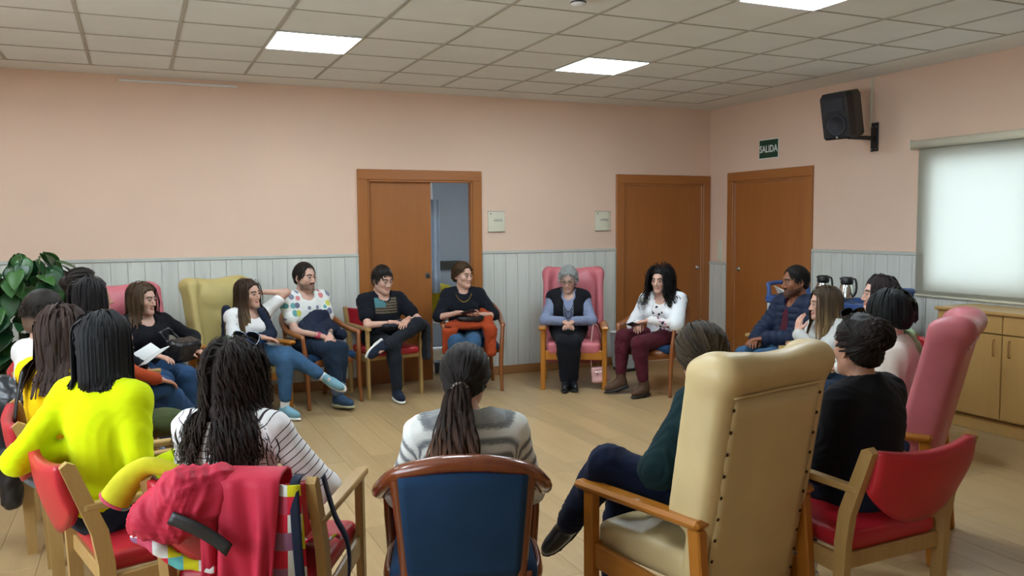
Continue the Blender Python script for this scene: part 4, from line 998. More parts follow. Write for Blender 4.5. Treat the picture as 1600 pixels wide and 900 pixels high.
    def scalp(s, n, line=(.02, .55), zmin=-.07, arch=.012):
        i = np.arange(n*3)+.5; ph = np.arccos(1-2*i/(n*3)); th = PI*(1+5**.5)*i; D = np.stack([np.cos(th)*np.sin(ph), np.sin(th)*np.sin(ph), np.cos(ph)], 1); Q = A3((0, -.014, .030))+D*A3((.080, .101, .092)); m = (Q[:, 1] < .018+1.15*Q[:, 2]) & (Q[:, 2] > zmin) & ((((Q-A3((0, .112, -.028+arch)))/A3((.084, .082, .108)))**2).sum(1) > 1); Q, D = Q[m], D[m]
        if len(Q) > n: ix = RNG.permutation(len(Q))[:n]; Q, D = Q[ix], D[ix]
        return Q, D
    def colliders(s, t=.0, shoulders=True, bulk=.015):
        L = [(s.hp_((0, -.014, .030)), A3((.078, .099, .090))*s.hs, s.H), (s.hp_((0, .045, -.035)), A3((.070, .060, .095))*s.hs, s.H), (s.hp_((0, -.02, -.11)), A3((.052, .055, .09))*s.hs, s.H)]
        if shoulders:
            L += [(s.P+s.U*.67*s.tl, A3((.16*s.w+bulk, .115+bulk, .17)), s.T), (s.N-s.U*.05*s.sc, A3((.21*s.w+bulk*.5, .068+bulk, .066+bulk)), s.T), (s.P+s.U*.32*s.tl, A3((.14*s.w+bulk, .10+bulk, .16)), s.T)]
        return L
    def sim(s, p, v, n, step, grav=.3, t=None, zend=None, shoulders=True, lens=None, bulk=.015, wind=(0, 0, 0)):
        out = [p.copy()]; col = s.colliders(0, shoulders, bulk); t = np.zeros(len(p)) if t is None else t; g = norm(A3((0, 0, -1))+A3(wind))
        alive = np.ones(len(p), bool)
        for i in range(n):
            v = v*(1-grav)+g*grav; v /= np.maximum(np.linalg.norm(v, axis=1), 1e-6)[:, None]; q = p+v*step
            for ci, (c, r, M) in enumerate(col):
                L = (q-c) @ M; R_ = r+t[:, None]; k = np.sqrt(((L/R_)**2).sum(1)); ins = k < 1
                if ci < 3: L = np.where(ins[:, None], L/np.maximum(k, .05)[:, None], L)
                else:
                    kz = np.sqrt(np.maximum(1-(L[:, 2]/R_[:, 2])**2, 0)); kx = np.sqrt((L[:, 0]/R_[:, 0])**2+(L[:, 1]/R_[:, 1])**2); f_ = kz/np.maximum(kx, .15); L = np.where(ins[:, None], L*np.stack([1+(f_-1)*.35, f_, np.ones_like(f_)], 1), L)
                q = c+L @ M.T
            if zend is not None: alive &= q[:, 2] > zend+(t-.01)*1.5
            if lens is not None: alive &= (i+1) <= lens*n
            q = np.where(alive[:, None], q, p); d = q-p; v = np.where(alive[:, None], d, v); p = q; out.append(p.copy())
        return np.stack(out, 1)
    def clear_face(s, S, w=.072):
        L = ((S-s.C) @ s.H)/s.hs; bad = ((L[..., 1] > .012) & (np.abs(L[..., 0]) < w) & (L[..., 2] < .060) & (L[..., 2] > -.15)).any(1); return S[~bad]
    def strands(s, paths, r=.0035, col='#1a1310', tip=None, var=.25, taper=.35, curl=None, wide=1.0, tipstart=.5):
        n, m, _ = paths.shape; 
        if curl:
            amp, turns = curl; ph = RNG.uniform(0, 6.28, n)[:, None]; tt = np.linspace(0, 1, m)[None]; A = amp*np.minimum(1, tt*3)*RNG.uniform(.5, 1.3, n)[:, None]; w_ = tt*turns*6.28*RNG.uniform(.8, 1.25, n)[:, None]+ph
            paths = paths+np.stack([A*np.cos(w_), A*np.sin(w_), A*.4*np.sin(w_*1.3)], -1)
        T = np.gradient(paths, axis=1); T /= np.maximum(np.linalg.norm(T, axis=2), 1e-7)[..., None]; up = np.zeros_like(T); up[..., 2] = 1; up = np.where(np.abs(T[..., 2:3]) > .9, A3((1, .3, 0)), up); N = np.cross(T, up); N /= np.maximum(np.linalg.norm(N, axis=2), 1e-7)[..., None]; B = np.cross(T, N)
        tt = np.linspace(0, 1, m); prof = r*wide*(taper+(1-taper)*np.sin(PI*np.clip(tt*.85+.12, 0, 1))**.7); rr = prof[None]*RNG.uniform(.7, 1.3, n)[:, None]
        ax = s.C+s.H @ A3((0, -.02, 0)); out = paths-ax; low = paths[..., 2] < ax[2]; out[..., 2] = np.where(low, out[..., 2]*.15, out[..., 2]); out += RNG.normal(size=(n, 1, 3))*.03; W = np.cross(T, out); W /= np.maximum(np.linalg.norm(W, axis=2), 1e-7)[..., None]; O = np.cross(W, T)
        V = np.stack([paths-W*rr[..., None], paths+O*(rr*.35)[..., None], paths+W*rr[..., None]], 2).reshape(-1, 3); i = (np.arange(n)[:, None]*m+np.arange(m-1)[None]).ravel()*3; F = np.concatenate([np.stack([i+a, i+a+1, i+a+4, i+a+3], 1) for a in (0, 1)])
        c0 = lin(col); c1 = lin(tip) if tip else c0; f = sstep(tipstart, 1, tt)[None, :, None]; C = (A3(c0)*(1-f)+A3(c1)*f)*RNG.uniform(1-var, 1+var*1.4, n)[:, None, None]; C = np.repeat(C.reshape(-1, 1, 3), 3, 1).reshape(-1, 3)
        hu = (RNG.uniform(0, 9, n)[:, None, None]+A3((0, .5, 1))[None, None]*np.ones((n, m, 1))).ravel(); hv = np.repeat(np.tile(tt, n), 3); return V, F, np.clip(C, 0, 1), hu, hv
    def hair(s, parts, name='hair'):
        """parts: list of (V,F,C) or SDF tuples (sdf,color)"""
        VV, FF, CC, HU, HV = [], [], [], [], []; b = 0
        for p in parts:
            if isinstance(p[0], SDF):
                V, F = p[0].mesh(1); V = wrinkle(V, F, p[2] if len(p) > 2 else .003, p[3] if len(p) > 3 else 45, 3); C = np.tile(lin(p[1]), (len(V), 1)); zl = ((V-s.C) @ s.H)[:, 2]; C = C if len(p) < 5 else C+(A3(lin(p[4]))-C)*sstep(.035, -.02, zl)[:, None]; hu = ((V-s.C) @ s.H)[:, 0]*40+((V-s.C) @ s.H)[:, 2]*14; hv = V[:, 2]*1.2
            else: V, F, C, hu, hv = p
            VV.append(V); FF.append(F+b); CC.append(C); HU.append(hu); HV.append(hv); b += len(V)
        return mesh_obj(name, np_mesh(name, np.concatenate(VV), np.concatenate(FF), [m_hair], col=np.concatenate(CC), attr={'hu': np.concatenate(HU), 'hv': np.concatenate(HV)}), s.root)
    def hair_long(s, col, tip=None, n=300, m=22, L=.40, zend=None, part=0., t=.016, curl=None, r=.0042, cap=.016, line=(.03, .55), grav=.22, back=.25, vol=.012, var=.25, lens=(.8, 1.0), tipstart=.5, bulk=.012, zmin=-.07, fwd=None, wide=2.0, facew=.072, hull=None):
        Q, D = s.scalp(n, line, zmin); sg = np.where(Q[:, 0] >= part, 1., -1.); v = np.stack([sg*(.9-.3*np.abs(Q[:, 0])/.08), -back-0*sg, -.25+0*sg], 1)
        v -= D*(v*D).sum(1)[:, None]; tt = t+RNG.uniform(0, vol, len(Q)); P0 = s.Hn(Q+D*(tt*.5)[:, None]); v = v @ s.H.T; v /= np.linalg.norm(v, axis=1)[:, None]
        if fwd is not None: v = v+A3(fwd)
        S = s.clear_face(s.sim(P0, v, m, L/m, grav, tt, zend, True, RNG.uniform(*lens, len(Q)), bulk), facew); d = SDF(.008); s.hair_cap(d, cap, line)
        if hull: d.cone(s.hp_((0, -.045, -.01)), s.hp_((0, -.055, -hull[0])), hull[1], hull[2], k=.03)

        return s.hair([(d, col, .006, 40), s.strands(S, r, col, tip, var, curl=curl, tipstart=tipstart, wide=wide)])
    def hair_short(s, col, t=.012, line=(.03, .62), n=420, L=.030, r=.0018, top=.006, m=5, var=.3, back=.6, up=.55, zmin=-.06, arch=.012, fade=None):
        Q, D = s.scalp(n, line, zmin, arch); v = D*up+A3((0, -back, -.2))+RNG.normal(size=Q.shape)*.25; P0 = s.Hn(Q+D*t*.35); v = v @ s.H.T; v /= np.linalg.norm(v, axis=1)[:, None]; S = s.sim(P0, v, m, L/m, .05, np.full(len(Q), t*.6), None, False); d = SDF(.007); s.hair_cap(d, t*.75, line, top=top, arch=arch); return s.hair([(d, col, .002, 90)+((fade,) if fade else ()), s.strands(S, r, col, None, var, curl=(.002, 1.0), wide=1.6)])
    def to_point(s, n, tie, m=10, t=.014, line=(.03, .55), zmin=-.075, lift=.0):
        """strands combed over the skull to a tie point (head frame)"""
        Q, D = s.scalp(n, line, zmin); c = A3((0, -.014, .030)); rad = A3((.076, .097, .088)); td = norm((A3(tie)-c)/rad); out = []
        a = (Q-c)/rad; a /= np.linalg.norm(a, axis=1)[:, None]; tt = t+RNG.uniform(-.004, .007, len(Q))
        for k in range(m):
            f = k/(m-1); f2 = f**1.1; d = a*(1-f2)+td*f2; d /= np.maximum(np.linalg.norm(d, axis=1), .2)[:, None]; q = c+d*(rad+tt[:, None]*(1-.3*f)+lift*math.sin(PI*f)); q = q*(1-max(0, f-.75)*4*.9)+A3(tie)*(max(0, f-.75)*4*.9) if f > .75 else q; out.append(s.Hn(q))
        return np.stack(out, 1)
    # ---- print laid on a garment
    def decal(s, name, mat, c, right, up, out, w_, h_, nx=14, ny=12, lift=.003):
        bv = BVHTree.FromPolygons([tuple(v) for v in s.topV], [tuple(f) for f in s.topF]); right, up, out = norm(right), norm(up), norm(out); c = A3(c); V = []; F = []
        for i in range(nx):
            for j in range(ny):
                p = c+right*(i/(nx-1)-.5)*w_+up*(j/(ny-1)-.5)*h_; h = bv.ray_cast(Vector(p+out*.25), Vector(-out)); q = A3(h[0]) if h[0] is not None else p; V.append(q+out*lift)
        F = np.array([[i*ny+j, (i+1)*ny+j, (i+1)*ny+j+1, i*ny+j+1] for i in range(nx-1) for j in range(ny-1)])
        me = np_mesh(name, np.array(V), F, [mat]); uv = me.uv_layers.new(name='UV'); ij = np.array([[i/(nx-1), j/(ny-1)] for i in range(nx) for j in range(ny)], np.float32); uv.data.foreach_set('uv', ij[F.ravel()].ravel()); return mesh_obj(name, me, s.root)
    def part(s, name, V, F, mat, smooth=True): return mesh_obj(name, np_mesh(name, np.asarray(V, float), np.asarray(F) if isinstance(F, np.ndarray) else F, [mat], smooth), s.root)
    def world(s, p): th = math.radians(s.heading-90); return rotz(th) @ A3(p)+A3((*s.pos, 0))
    def local(s, p): th = math.radians(s.heading-90); return rotz(th).T @ (A3(p)-A3((*s.pos, 0)))
# ------------------------------------------------------------------ cloth patterns
def M_stripe(name, base, line, period=.024, width=.16, attr='s', blur=.0):
    t = NT(name); a = t.n('ShaderNodeAttribute', attribute_name=attr); f = t.math('FRACT', t.math('DIVIDE', a.outputs['Fac'], period)); m = t.math('LESS_THAN', f, width)
    v = t.coord(); t.color(t.mix(m, lin(base), lin(line))); t.rough(.9, .15); b = t.noise(v, 400, 2); t.bump(b.outputs[0], .25, .002); return t.m
def M_heather():
    t = NT('heather_striped_knit'); a = t.n('ShaderNodeAttribute', attribute_name='s'); v = t.coord((14, 14, 120)); n = t.noise(v, 4, 4, .7); f = t.math('SINE', t.math('MULTIPLY_ADD', a.outputs['Fac'], 2*PI/.052, t.math('MULTIPLY', n.outputs[0], 2.2)))
    g = t.math('MULTIPLY_ADD', f, .5, .5); g = t.math('MULTIPLY', g, t.math('MULTIPLY_ADD', n.outputs[0], 1.1, .15)); t.color(t.ramp(g, [(.18, lin('#d3d5d0')), (.62, lin('#75787a'))])); t.rough(.95, .1); b = t.noise(t.coord(), 260, 2); t.bump(b.outputs[0], .4, .003); return t.m
def M_dots():
    t = NT('polka_dot_cotton'); v = t.coord((1, .0, 1)); vo = t.n('ShaderNodeTexVoronoi', voronoi_dimensions='2D'); t.val(vo, Scale=13.0, Randomness=.75)
    sp0 = t.n('ShaderNodeSeparateXYZ'); t.l(v, sp0.inputs[0]); cb = t.n('ShaderNodeCombineXYZ'); t.l(sp0.outputs[0], cb.inputs[0]); t.l(sp0.outputs[2], cb.inputs[1]); t.l(cb.outputs[0], vo.inputs['Vector'])
    sp = t.n('ShaderNodeSeparateColor'); t.l(vo.outputs['Color'], sp.inputs[0]); rad = t.math('MULTIPLY_ADD', sp.outputs[1], .24, .16); m = t.math('LESS_THAN', vo.outputs['Distance'], rad)
    pal = t.ramp(sp.outputs[0], [(0, lin('#5f9a9c')), (.22, lin('#7d7f93')), (.48, lin('#c77c80')), (.66, lin('#c3c35a')), (.82, lin('#6a6d80'))], 'CONSTANT'); t.color(t.mix(m, lin('#d8dad6'), pal)); t.rough(.9, .15); b = t.noise(t.coord(), 400, 2); t.bump(b.outputs[0], .2, .002); return t.m
def M_floral():
    t = NT('floral_cotton'); v = t.coord(); n = t.noise(v, 40, 2); vo = t.n('ShaderNodeTexVoronoi'); t.val(vo, Scale=30.0); va = t.n('ShaderNodeVectorMath', operation='MULTIPLY_ADD'); t.l(n.outputs['Color'], va.inputs[0]); va.inputs[1].default_value = (.02, .02, .02); t.l(v, va.inputs[2]); t.l(va.outputs[0], vo.inputs['Vector'])
    sp = t.n('ShaderNodeSeparateColor'); t.l(vo.outputs['Color'], sp.inputs[0]); m = t.math('LESS_THAN', vo.outputs['Distance'], t.math('MULTIPLY_ADD', sp.outputs[1], .25, .25))
    pal = t.ramp(sp.outputs[0], [(0, lin('#d3cfcf')), (.3, lin('#30313d')), (.55, lin('#8a3050')), (.75, lin('#c08a9a')), (.9, lin('#55303f'))], 'CONSTANT'); t.color(t.mix(m, lin('#d3d0cf'), pal)); t.rough(.9, .15); return t.m
def M_flag():
    t = NT('faded_flag_print'); u = t.n('ShaderNodeUVMap'); sp = t.n('ShaderNodeSeparateXYZ'); t.l(u.outputs[0], sp.inputs[0]); n = t.noise(u.outputs[0], 14, 3); st = t.math('LESS_THAN', t.math('FRACT', t.math('MULTIPLY_ADD', sp.outputs[1], 6.0, t.math('MULTIPLY', n.outputs[0], .5))), .5)
    c = t.mix(st, lin('#6f6757'), lin('#3f3527')); bl = t.math('MULTIPLY', t.math('LESS_THAN', sp.outputs[0], .45), t.math('GREATER_THAN', sp.outputs[1], .42)); c = t.mix(bl, c, lin('#4f8088')); c = t.mix(t.math('MULTIPLY', n.outputs[0], .35), c, (.02, .02, .025)); t.color(c); t.rough(.9, .1); return t.m
def M_denim(name, c): return M_fabric(name, c, 300, .22, .3)
neon = M_fabric('neon_yellow_jersey', '#c6d800', 300, .05); mustard = M_fabric('mustard_yellow_jersey', '#dcb300', 300, .06); white_c = M_fabric('white_cotton', '#d6d6d4', 350, .03); blackk = M_fabric('black_knit', '#15161b', 250, .2, .4); blackt = M_fabric('black_cotton', '#14171e', 350, .15)
jeans = M_denim('blue_denim', '#27405f'); jeansd = M_denim('dark_denim', '#1c2838'); jeansg = M_denim('grey_denim', '#66707a'); jeansl = M_denim('mid_blue_denim', '#34526f'); blackp = M_fabric('black_trousers', '#15161c', 350, .15); burg = M_fabric('burgundy_trousers', '#4c1c26', 350, .12)
navy = M_fabric('navy_nylon', '#1a2235', 200, .15, .15, .6); puffer = M_fabric('navy_puffer_nylon', '#1b263c', 200, .12, .12, .55); orange = M_fabric('rust_orange_cloth', '#9c3f20', 250, .1); teal_k = M_fabric('dark_teal_rib_knit', '#12282c', 200, .15, .5); greyb = M_fabric('pale_grey_blazer', '#b9bab6', 350, .04); greybl = M_fabric('blue_grey_knit', '#76809a', 250, .08, .4); greyj = M_fabric('charcoal_cloth', '#2c2e33', 250, .15); olive = M_fabric('olive_cloth', '#3c4527', 250, .15); bluej = M_fabric('royal_blue_cloth', '#1f4a86', 250, .1); labcoat = M_fabric('white_lab_coat', '#dcdfe2', 350, .02); cream_sh = M_fabric('ivory_satin', '#cfc5bb', 300, .06, .1, .5); redj = M_fabric('coral_red_nylon', '#b32a40', 220, .10, .12, .55); leather = M_plain('black_leather', '#15171c', .35, bump=.4, bscale=40); pinkb = M_plain('pale_pink_leather', '#c89a97', .45, bump=.2, bscale=90); brownl = M_plain('brown_suede', '#4a3220', .8, bump=.3, bscale=120)
s_white = M_plain('white_rubber', '#d2d2cc', .6); s_dark = M_plain('dark_rubber', '#1a1a1c', .6); s_tan = M_plain('tan_rubber', '#9d9a80', .6); c_blue = M_fabric('pale_blue_canvas', '#6f97a5', 300, .06); c_navy = M_fabric('blue_canvas', '#31465e', 300, .1); c_black = M_fabric('navy_black_canvas', '#1b2230', 300, .1); m_gold = M_plain('gold', '#b8963f', .3, .9); m_bead = M_plain('dark_bead', '#24221f', .25); m_lens = M_plain('dark_lens', '#0c0d10', .1); m_screen = M_plain('phone_screen', '#15181f', .1)
SKIN = '#bd8f78'; SKINP = '#c79f8d'
def norm_rows(a): return a/np.maximum(np.linalg.norm(a, axis=1), 1e-9)[:, None]
def same(p, name='item'): return empty(name, (*p.pos, 0), p.heading)
def necklace(p, r, drop, mat, rad=.004, beads=0, fwd=.0):
    pts = []
    for i in range(33):
        a = 2*PI*i/33; x = r*math.sin(a); f = math.cos(a); y = (.075+fwd if f > 0 else .055)*f; z = .01-(drop*(max(0, f)**1.3)); pts.append(p.N+p.R*x+p.F*(y+.012+(.035*max(0, f) if drop > .1 else 0))+p.U*z)
    m = MB()
    if beads:
        m.tube([tuple(q) for q in pts], rad*.55, 6, closed=True)
        for i, q in enumerate(pts):
            m.lathe([(rad*math.sin(b)+1e-4, rad*math.cos(b)) for b in np.linspace(0.1, PI-.1, 5)], tuple(q), 7)
    else: m.tube([tuple(q) for q in pts], rad, 6, closed=True)
    return m.build('necklace', mat, p.root)
def phone(p, loc, dirv, up, label):
    r = empty('smartphone', (0, 0, 0)); tag(r, label, 'phone'); c = p.world(loc); y = norm(p.world(A3(loc)+A3(dirv))-c); z = norm(p.world(A3(loc)+A3(up))-c); z = norm(z-y*(z @ y)); x = np.cross(y, z); M = Matrix([list(q) for q in np.stack([x, y, z], 1)]).to_4x4(); M.translation = Vector(c); r.matrix_world = M
    m = MB(); m.box((0, 0, 0), (.072, .148, .009), .003); m.build('case', m_black, r); m = MB(); m.box((0, 0, .0048), (.066, .138, .001), .0003); m.build('screen', m_screen, r); return r

# ------------------------------------------------------------------ left row (far to near)
A = Person((-.22, 6.13), 10, dz=0.03, sh=-0.05, label='person mostly hidden at the far end of the left row, beside the plant', scale=.97, twist=5, lean=-.05, legs='floor'); A.body(SKIN, fine=False, face=False); A.top(blackk); A.bottom(jeansd); A.shoes(c_black, s_dark)
d = SDF(.008); A.hair_cap(d, .016); d.ell(A.hp_((0, -.11, .03)), (.05, .04, .045), A.H, k=.02); A.hair([(d, '#1d1614'), A.strands(A.to_point(160, (0, -.13, .03)), .003, '#231a17', wide=2.)])
B = Person((-.32, 5.55), 6, dz=0.01, sh=0.08, label='seated person in rust orange sleeves and blue jeans in the left row, legs crossed', scale=.96, twist=10, lean=-.02, hipy=-.02, legs='crossR', arms={'R': dict(w=(.05, .33, .66)), 'L': dict(w=(-.10, .30, .64))}); B.body(SKIN, fine=False, face=False); B.top(orange); B.bottom(jeans); B.shoes(c_black, s_dark)
B.hair_long('#151315', n=170, m=14, L=.26, part=.02, r=.004)
Cc = Person((-.33, 4.88), 18, dz=-0.043, sh=-0.076, label='seated person in a plain white t-shirt in the left row, seen from behind', sex='m', scale=.97, twist=12, lean=-.02, legs='floor', arms={'R': dict(w=(.12, .30, .64))}); Cc.body(SKINP, '#2a2018', fine=True, face=False); Cc.top(white_c, 'short', .014); Cc.bottom(jeansg, fat=1.05); Cc.shoes(c_black, s_white)
Cc.hair_short('#1f1813', .006, (.02, .55), 800, .034, .0022, .018, var=.4, zmin=.035, back=-.2, fade='#6b5344')
Dd = Person((-.17, 4.13), 36, dz=-0.042, sh=-0.15, lat=.09, label='seated person in a mustard yellow top with a dark bag strap, legs crossed', scale=.97, twist=14, lean=.02, legs={'L': dict(a=(-.05, .40, .095)), 'R': dict(a=(-.16, .62, .33), pole=(.15, .3, 1), foot=(-.25, 1, -.3))}, arms={'R': dict(w=(.10, .30, .66)), 'L': dict(w=(-.06, .28, .66))}); Dd.body(SKIN, fine=False, face=False); Dd.top(mustard, off=.010); Dd.bottom(jeansg); Dd.shoes(s_white, s_white)
Dd.hair_long('#33221c', n=340, m=16, L=.25, part=-.01, r=.0042, tip='#3a2a24', curl=(.004, 1.0))
Ee = Person((.02, 3.43), 40, dz=-0.053, sh=-0.16, label='person in a neon yellow long sleeved top, arm hooked over the chair back', scale=1.02, twist=12, lean=.02, hipy=-.03, look=(4.2, 6.6, 1.2), legs={'L': dict(a=(-.10, .42, .095)), 'R': dict(a=(.10, .38, .095))}, width=.88, arms={'L': dict(e=(-.02, -.20, -.20), f=(.05, .24, .0)), 'R': dict(e=(.05, -.03, -.27), f=(-.05, .24, .02))})
Ee.body(SKIN, fine=False, face=False); Ee.top(neon, off=.008, h=.009, wr=(.0035, 15)); Ee.bottom(jeansd, off=.01); Ee.shoes(c_black, s_dark)
Ee.hair_long('#17171a', n=950, m=18, L=.46, zend=.975, part=-.01, r=.0030, var=.40, grav=.30, t=.012, vol=.010, lens=(.96, 1.0), tip='#1d1d21')
# ------------------------------------------------------------------ along the back wall
Ff = Person((.02, 6.88), -62, dz=-0.105, sh=0.024, label='person in a black sweater and jeans in the pink wingback by the plant', scale=.94, width=1.08, lean=-.08, hipy=-.02, look=(3.2, 4.4, 1.05), headpitch=-4, legs={'L': dict(a=(-.10, .40, .095)), 'R': dict(a=(.10, .44, .095))}, arms={'R': dict(w=(.08, .26, .655), dir=(-.5, .8, -.25)), 'L': dict(w=(-.27, .20, .645), pole=(-1, -.5, -.2), dir=(-.1, 1, -.1))})
Ff.body(SKINP, '#4a382a'); Ff.top(blackk, 'threequarter', .016, (.068, .05), bulk=.015); Ff.bottom(jeans, off=.014, fat=1.06); Ff.shoes(c_black, s_dark)
Ff.hair_long('#4a3826', n=240, m=16, L=.25, part=.0, r=.0042, tip='#5d4830', curl=(.004, 1.2))
Gg = Person((.76, 7.38), -62, dz=-0.13, sh=0.075, label='person in a white t-shirt with one elbow raised, in the yellow wingback', scale=.95, lean=-.02, hipy=.02, look=(3.2, 4.6, 1.05), headpitch=-2, headroll=8, legs={'L': dict(a=(-.04, .44, .095)), 'R': dict(a=(-.30, .66, .32), pole=(.0, .3, 1), foot=(-.2, 1, -.35))}, arms={'L': dict(w=(-.115, .015, 1.03), pole=(-1, .45, .05), dir=(.8, -.5, .2), palm=(.6, -.6, 0)), 'R': dict(w=(.06, .28, .68), dir=(-.8, .5, -.2))})
Gg.body(SKINP, '#3a2a1e'); Gg.top(white_c, 'short', .012, (.062, .055)); Gg.bottom(jeansl, upto=1.78); Gg.shoes(c_blue, s_white, sock=white_c)
Gg.hair_long('#3a281c', n=300, m=22, L=.46, part=-.02, r=.0042, tip='#7a6242', curl=(.005, 1.4), tipstart=.3)
Hh = Person((1.47, 7.55), -70, dz=-0.064, sh=-0.1, label='person in a white polka dot t-shirt with hands clasped in the lap', sex='m', scale=1.01, lean=-.04, hipy=-.03, look=(3.4, 4.6, 1.1), headpitch=-2, legs={'L': dict(a=(-.07, .38, .095)), 'R': dict(a=(-.02, .46, .11), foot=(-.1, 1, .05))}, arms={'R': dict(w=(.04, .29, .63), dir=(-.7, .6, -.3)), 'L': dict(w=(-.04, .30, .63), dir=(.5, .75, -.3))})
Hh.body(SKINP, '#221813', '#8e5a50', '#2a1d16', .88); Hh.top(M_dots(), 'short', .016, (.066, .04), wr=(.005, 12)); Hh.bottom(jeansd, upto=1.82, off=.014); Hh.shoes(c_navy, s_tan, sock=white_c)
for g in 'LR': d = SDF(.0085); sh_ = norm(Hh.kn[g]-Hh.an[g]); d.cone(Hh.an[g]+sh_*.06, Hh.an[g]+sh_*.10, .060, .060); sdf_obj('turned_up_cuff', d, M_denim('pale_denim_cuff', '#5b6b7e'), Hh.root, 1)
Hh.hair_short('#1c1512', .010, (.02, .42), 560, .032, .0022, .008, arch=.034, back=.3)
Ii = Person((2.12, 7.68), -83, dz=-0.1, sh=-0.018, label='person in a black t-shirt with a faded flag print, ankle on knee', sex='m', scale=.98, lean=.0, hipy=-.03, look=(3.4, 4.6, 1.0), headpitch=-12, legs='fig4L', arms={'R': dict(w=(.02, .30, .70), pole=(.9, -.2, -.5), dir=(-.9, .3, -.1)), 'L': dict(w=(-.12, .30, .72), pole=(-.9, -.2, -.5), dir=(.6, .6, -.2))})
Ii.body(SKINP, '#1d1612'); Ii.top(blackt, 'short', .018, (.064, .03), bulk=.008, cuff=.010); Ii.bottom(M_fabric('charcoal_trousers', '#1d2026', 300, .15), off=.012); Ii.shoes(c_black, s_white)
Ii.decal('shirt_print', M_flag(), Ii.P+Ii.U*.33+Ii.F*.1, Ii.R*-1, Ii.U, Ii.F, .22, .15)
Ii.hair_short('#1a1411', .013, (.02, .55), 600, .038, .0022, .012, arch=.010, back=-.35, up=.5)
Jj = Person((2.97, 7.60), -108, dz=-0.075, sh=-0.08, label='person in a black top and gold necklace holding a phone', scale=.97, lean=-.03, hipy=-.03, look=(4.1, 4.8, 1.1), headpitch=-2, legs={'L': dict(a=(-.06, .42, .095)), 'R': dict(a=(.10, .36, .095))}, arms={'R': dict(w=(.06, .27, .76), pole=(.9, -.3, -.5), dir=(-.8, .5, .05)), 'L': dict(w=(-.12, .27, .74), pole=(-.9, -.3, -.5), dir=(.6, .7, .1), palm=(.3, 0, 1))})
Jj.body(SKINP, '#4a3527'); Jj.top(blackt, 'elbow', .014, (.052, .02), cuff=.006, upto=.97); Jj.bottom(jeansl, off=.012, fat=1.08); Jj.shoes(s_white, s_white)
d = SDF(.008); Jj.hair_cap(d, .018, (.025, .55), top=.012, arch=.024); d.ell(Jj.hp_((0, -.105, -.015)), (.055, .05, .055), Jj.H, k=.03); Jj.hair([(d, '#4a3726', .006, 60), Jj.strands(Jj.to_point(240, (0, -.14, -.02), t=.022), .0032, '#533e2b', None, .4, curl=(.005, 2), wide=1.5)])
necklace(Jj, .085, .11, m_gold, .005, 1, .055)
Kk = Person((3.92, 7.27), -118, dz=-0.08, sh=-0.05, label='person with glasses, bead necklace and black vest, hands clasped, in the pink wingback', scale=.90, width=1.06, lean=.03, hipy=-.02, head=(-8, -14), legs={'L': dict(a=(-.04, .30, .095), foot=(-.2, 1, 0)), 'R': dict(a=(.03, .34, .095), foot=(.05, 1, 0))}, arms={'R': dict(w=(.05, .25, .66), pole=(.9, -.5, -.3), dir=(-.6, .7, -.3)), 'L': dict(w=(-.05, .25, .66), pole=(-.9, -.5, -.3), dir=(.6, .7, -.3))}, belly=.01)
Kk.body('#c09a8a', '#8a827a', '#a06a64', kind='old'); Kk.top(greybl, 'long', .016, (.056, .04), cuff=.006); Kk.bottom(blackp, off=.016, fat=.95)
def vest_open(d): d.ell(Kk.P+Kk.U*.30+Kk.F*.16, (.045, .12, .30), Kk.T, k=.02, op='s')
Kk.top(blackk, 'none', .030, (.070, .06), name='vest', extra=vest_open, wr=(.003, 12)); Kk.shoes(leather, s_dark)
d = SDF(.007); Kk.hair_cap(d, .022, (.028, .60), top=.010)
for q in range(46):
    Q, D = Kk.scalp(46, (.035, .60), -.05); 
    if q < len(Q): d.ell(Kk.hp_(Q[q]+D[q]*.012), (.017, .017, .016), k=.008)
Q, D = Kk.scalp(200, (.03, .6)); Kk.hair([(d, '#8f9290', .003, 70), Kk.strands(Kk.sim(Kk.Hn(Q+D*.016), (D*.7+A3((0, -.3, -.3))) @ Kk.H.T, 8, .007, .2, np.full(len(Q), .02), None, False), .0028, '#a0a3a1', None, .25, curl=(.008, 1.2))])
necklace(Kk, .062, .17, m_bead, .006, 1, .055); necklace(Kk, .055, .23, m_bead, .006, 1, .075)
def glasses(p, mat, up=0., fwd=0., tilt=0., lens=None, name='glasses', w=.0245, h=.0165):
    m = MB(); Rt = rotx(tilt)
    T = lambda q: tuple(p.hp_(Rt @ A3(q)+A3((0, fwd, up))))
    for g in (-1, 1):
        m.tube([T((g*.032+w*math.cos(a)*(1.0), .104+.0*abs(math.cos(a)), h*math.sin(a)-.001)) for a in np.linspace(0, 2*PI, 17)[:-1]], .0019, 6, closed=True); m.tube([T((g*(.032+w), .103, .004)), T((g*.079, .07, .004)), T((g*.083, -.005, .0)), T((g*.080, -.03, -.012))], .0018, 6)
    m.tube([T((-.009, .106, .002)), T((0, .109, .004)), T((.009, .106, .002))], .0018, 6); o = m.build(name, mat, p.root)
    if lens is not None:
        for g in (-1, 1): l = MB(); l.add([T((g*.032+w*math.cos(a), .1045, h*math.sin(a)-.001)) for a in np.linspace(0, 2*PI, 17)[:-1]]+[T((g*.032+w*math.cos(a), .1025, h*math.sin(a)-.001)) for a in np.linspace(0, 2*PI, 17)[:-1]], [list(range(16)), list(range(31, 15, -1))]+[[i, 16+i, 16+(i+1) % 16, (i+1) % 16] for i in range(16)]); l.build('lens', lens, o)
    return o
glasses(Kk, M_plain('tortoise_frame', '#2a1c15', .3))
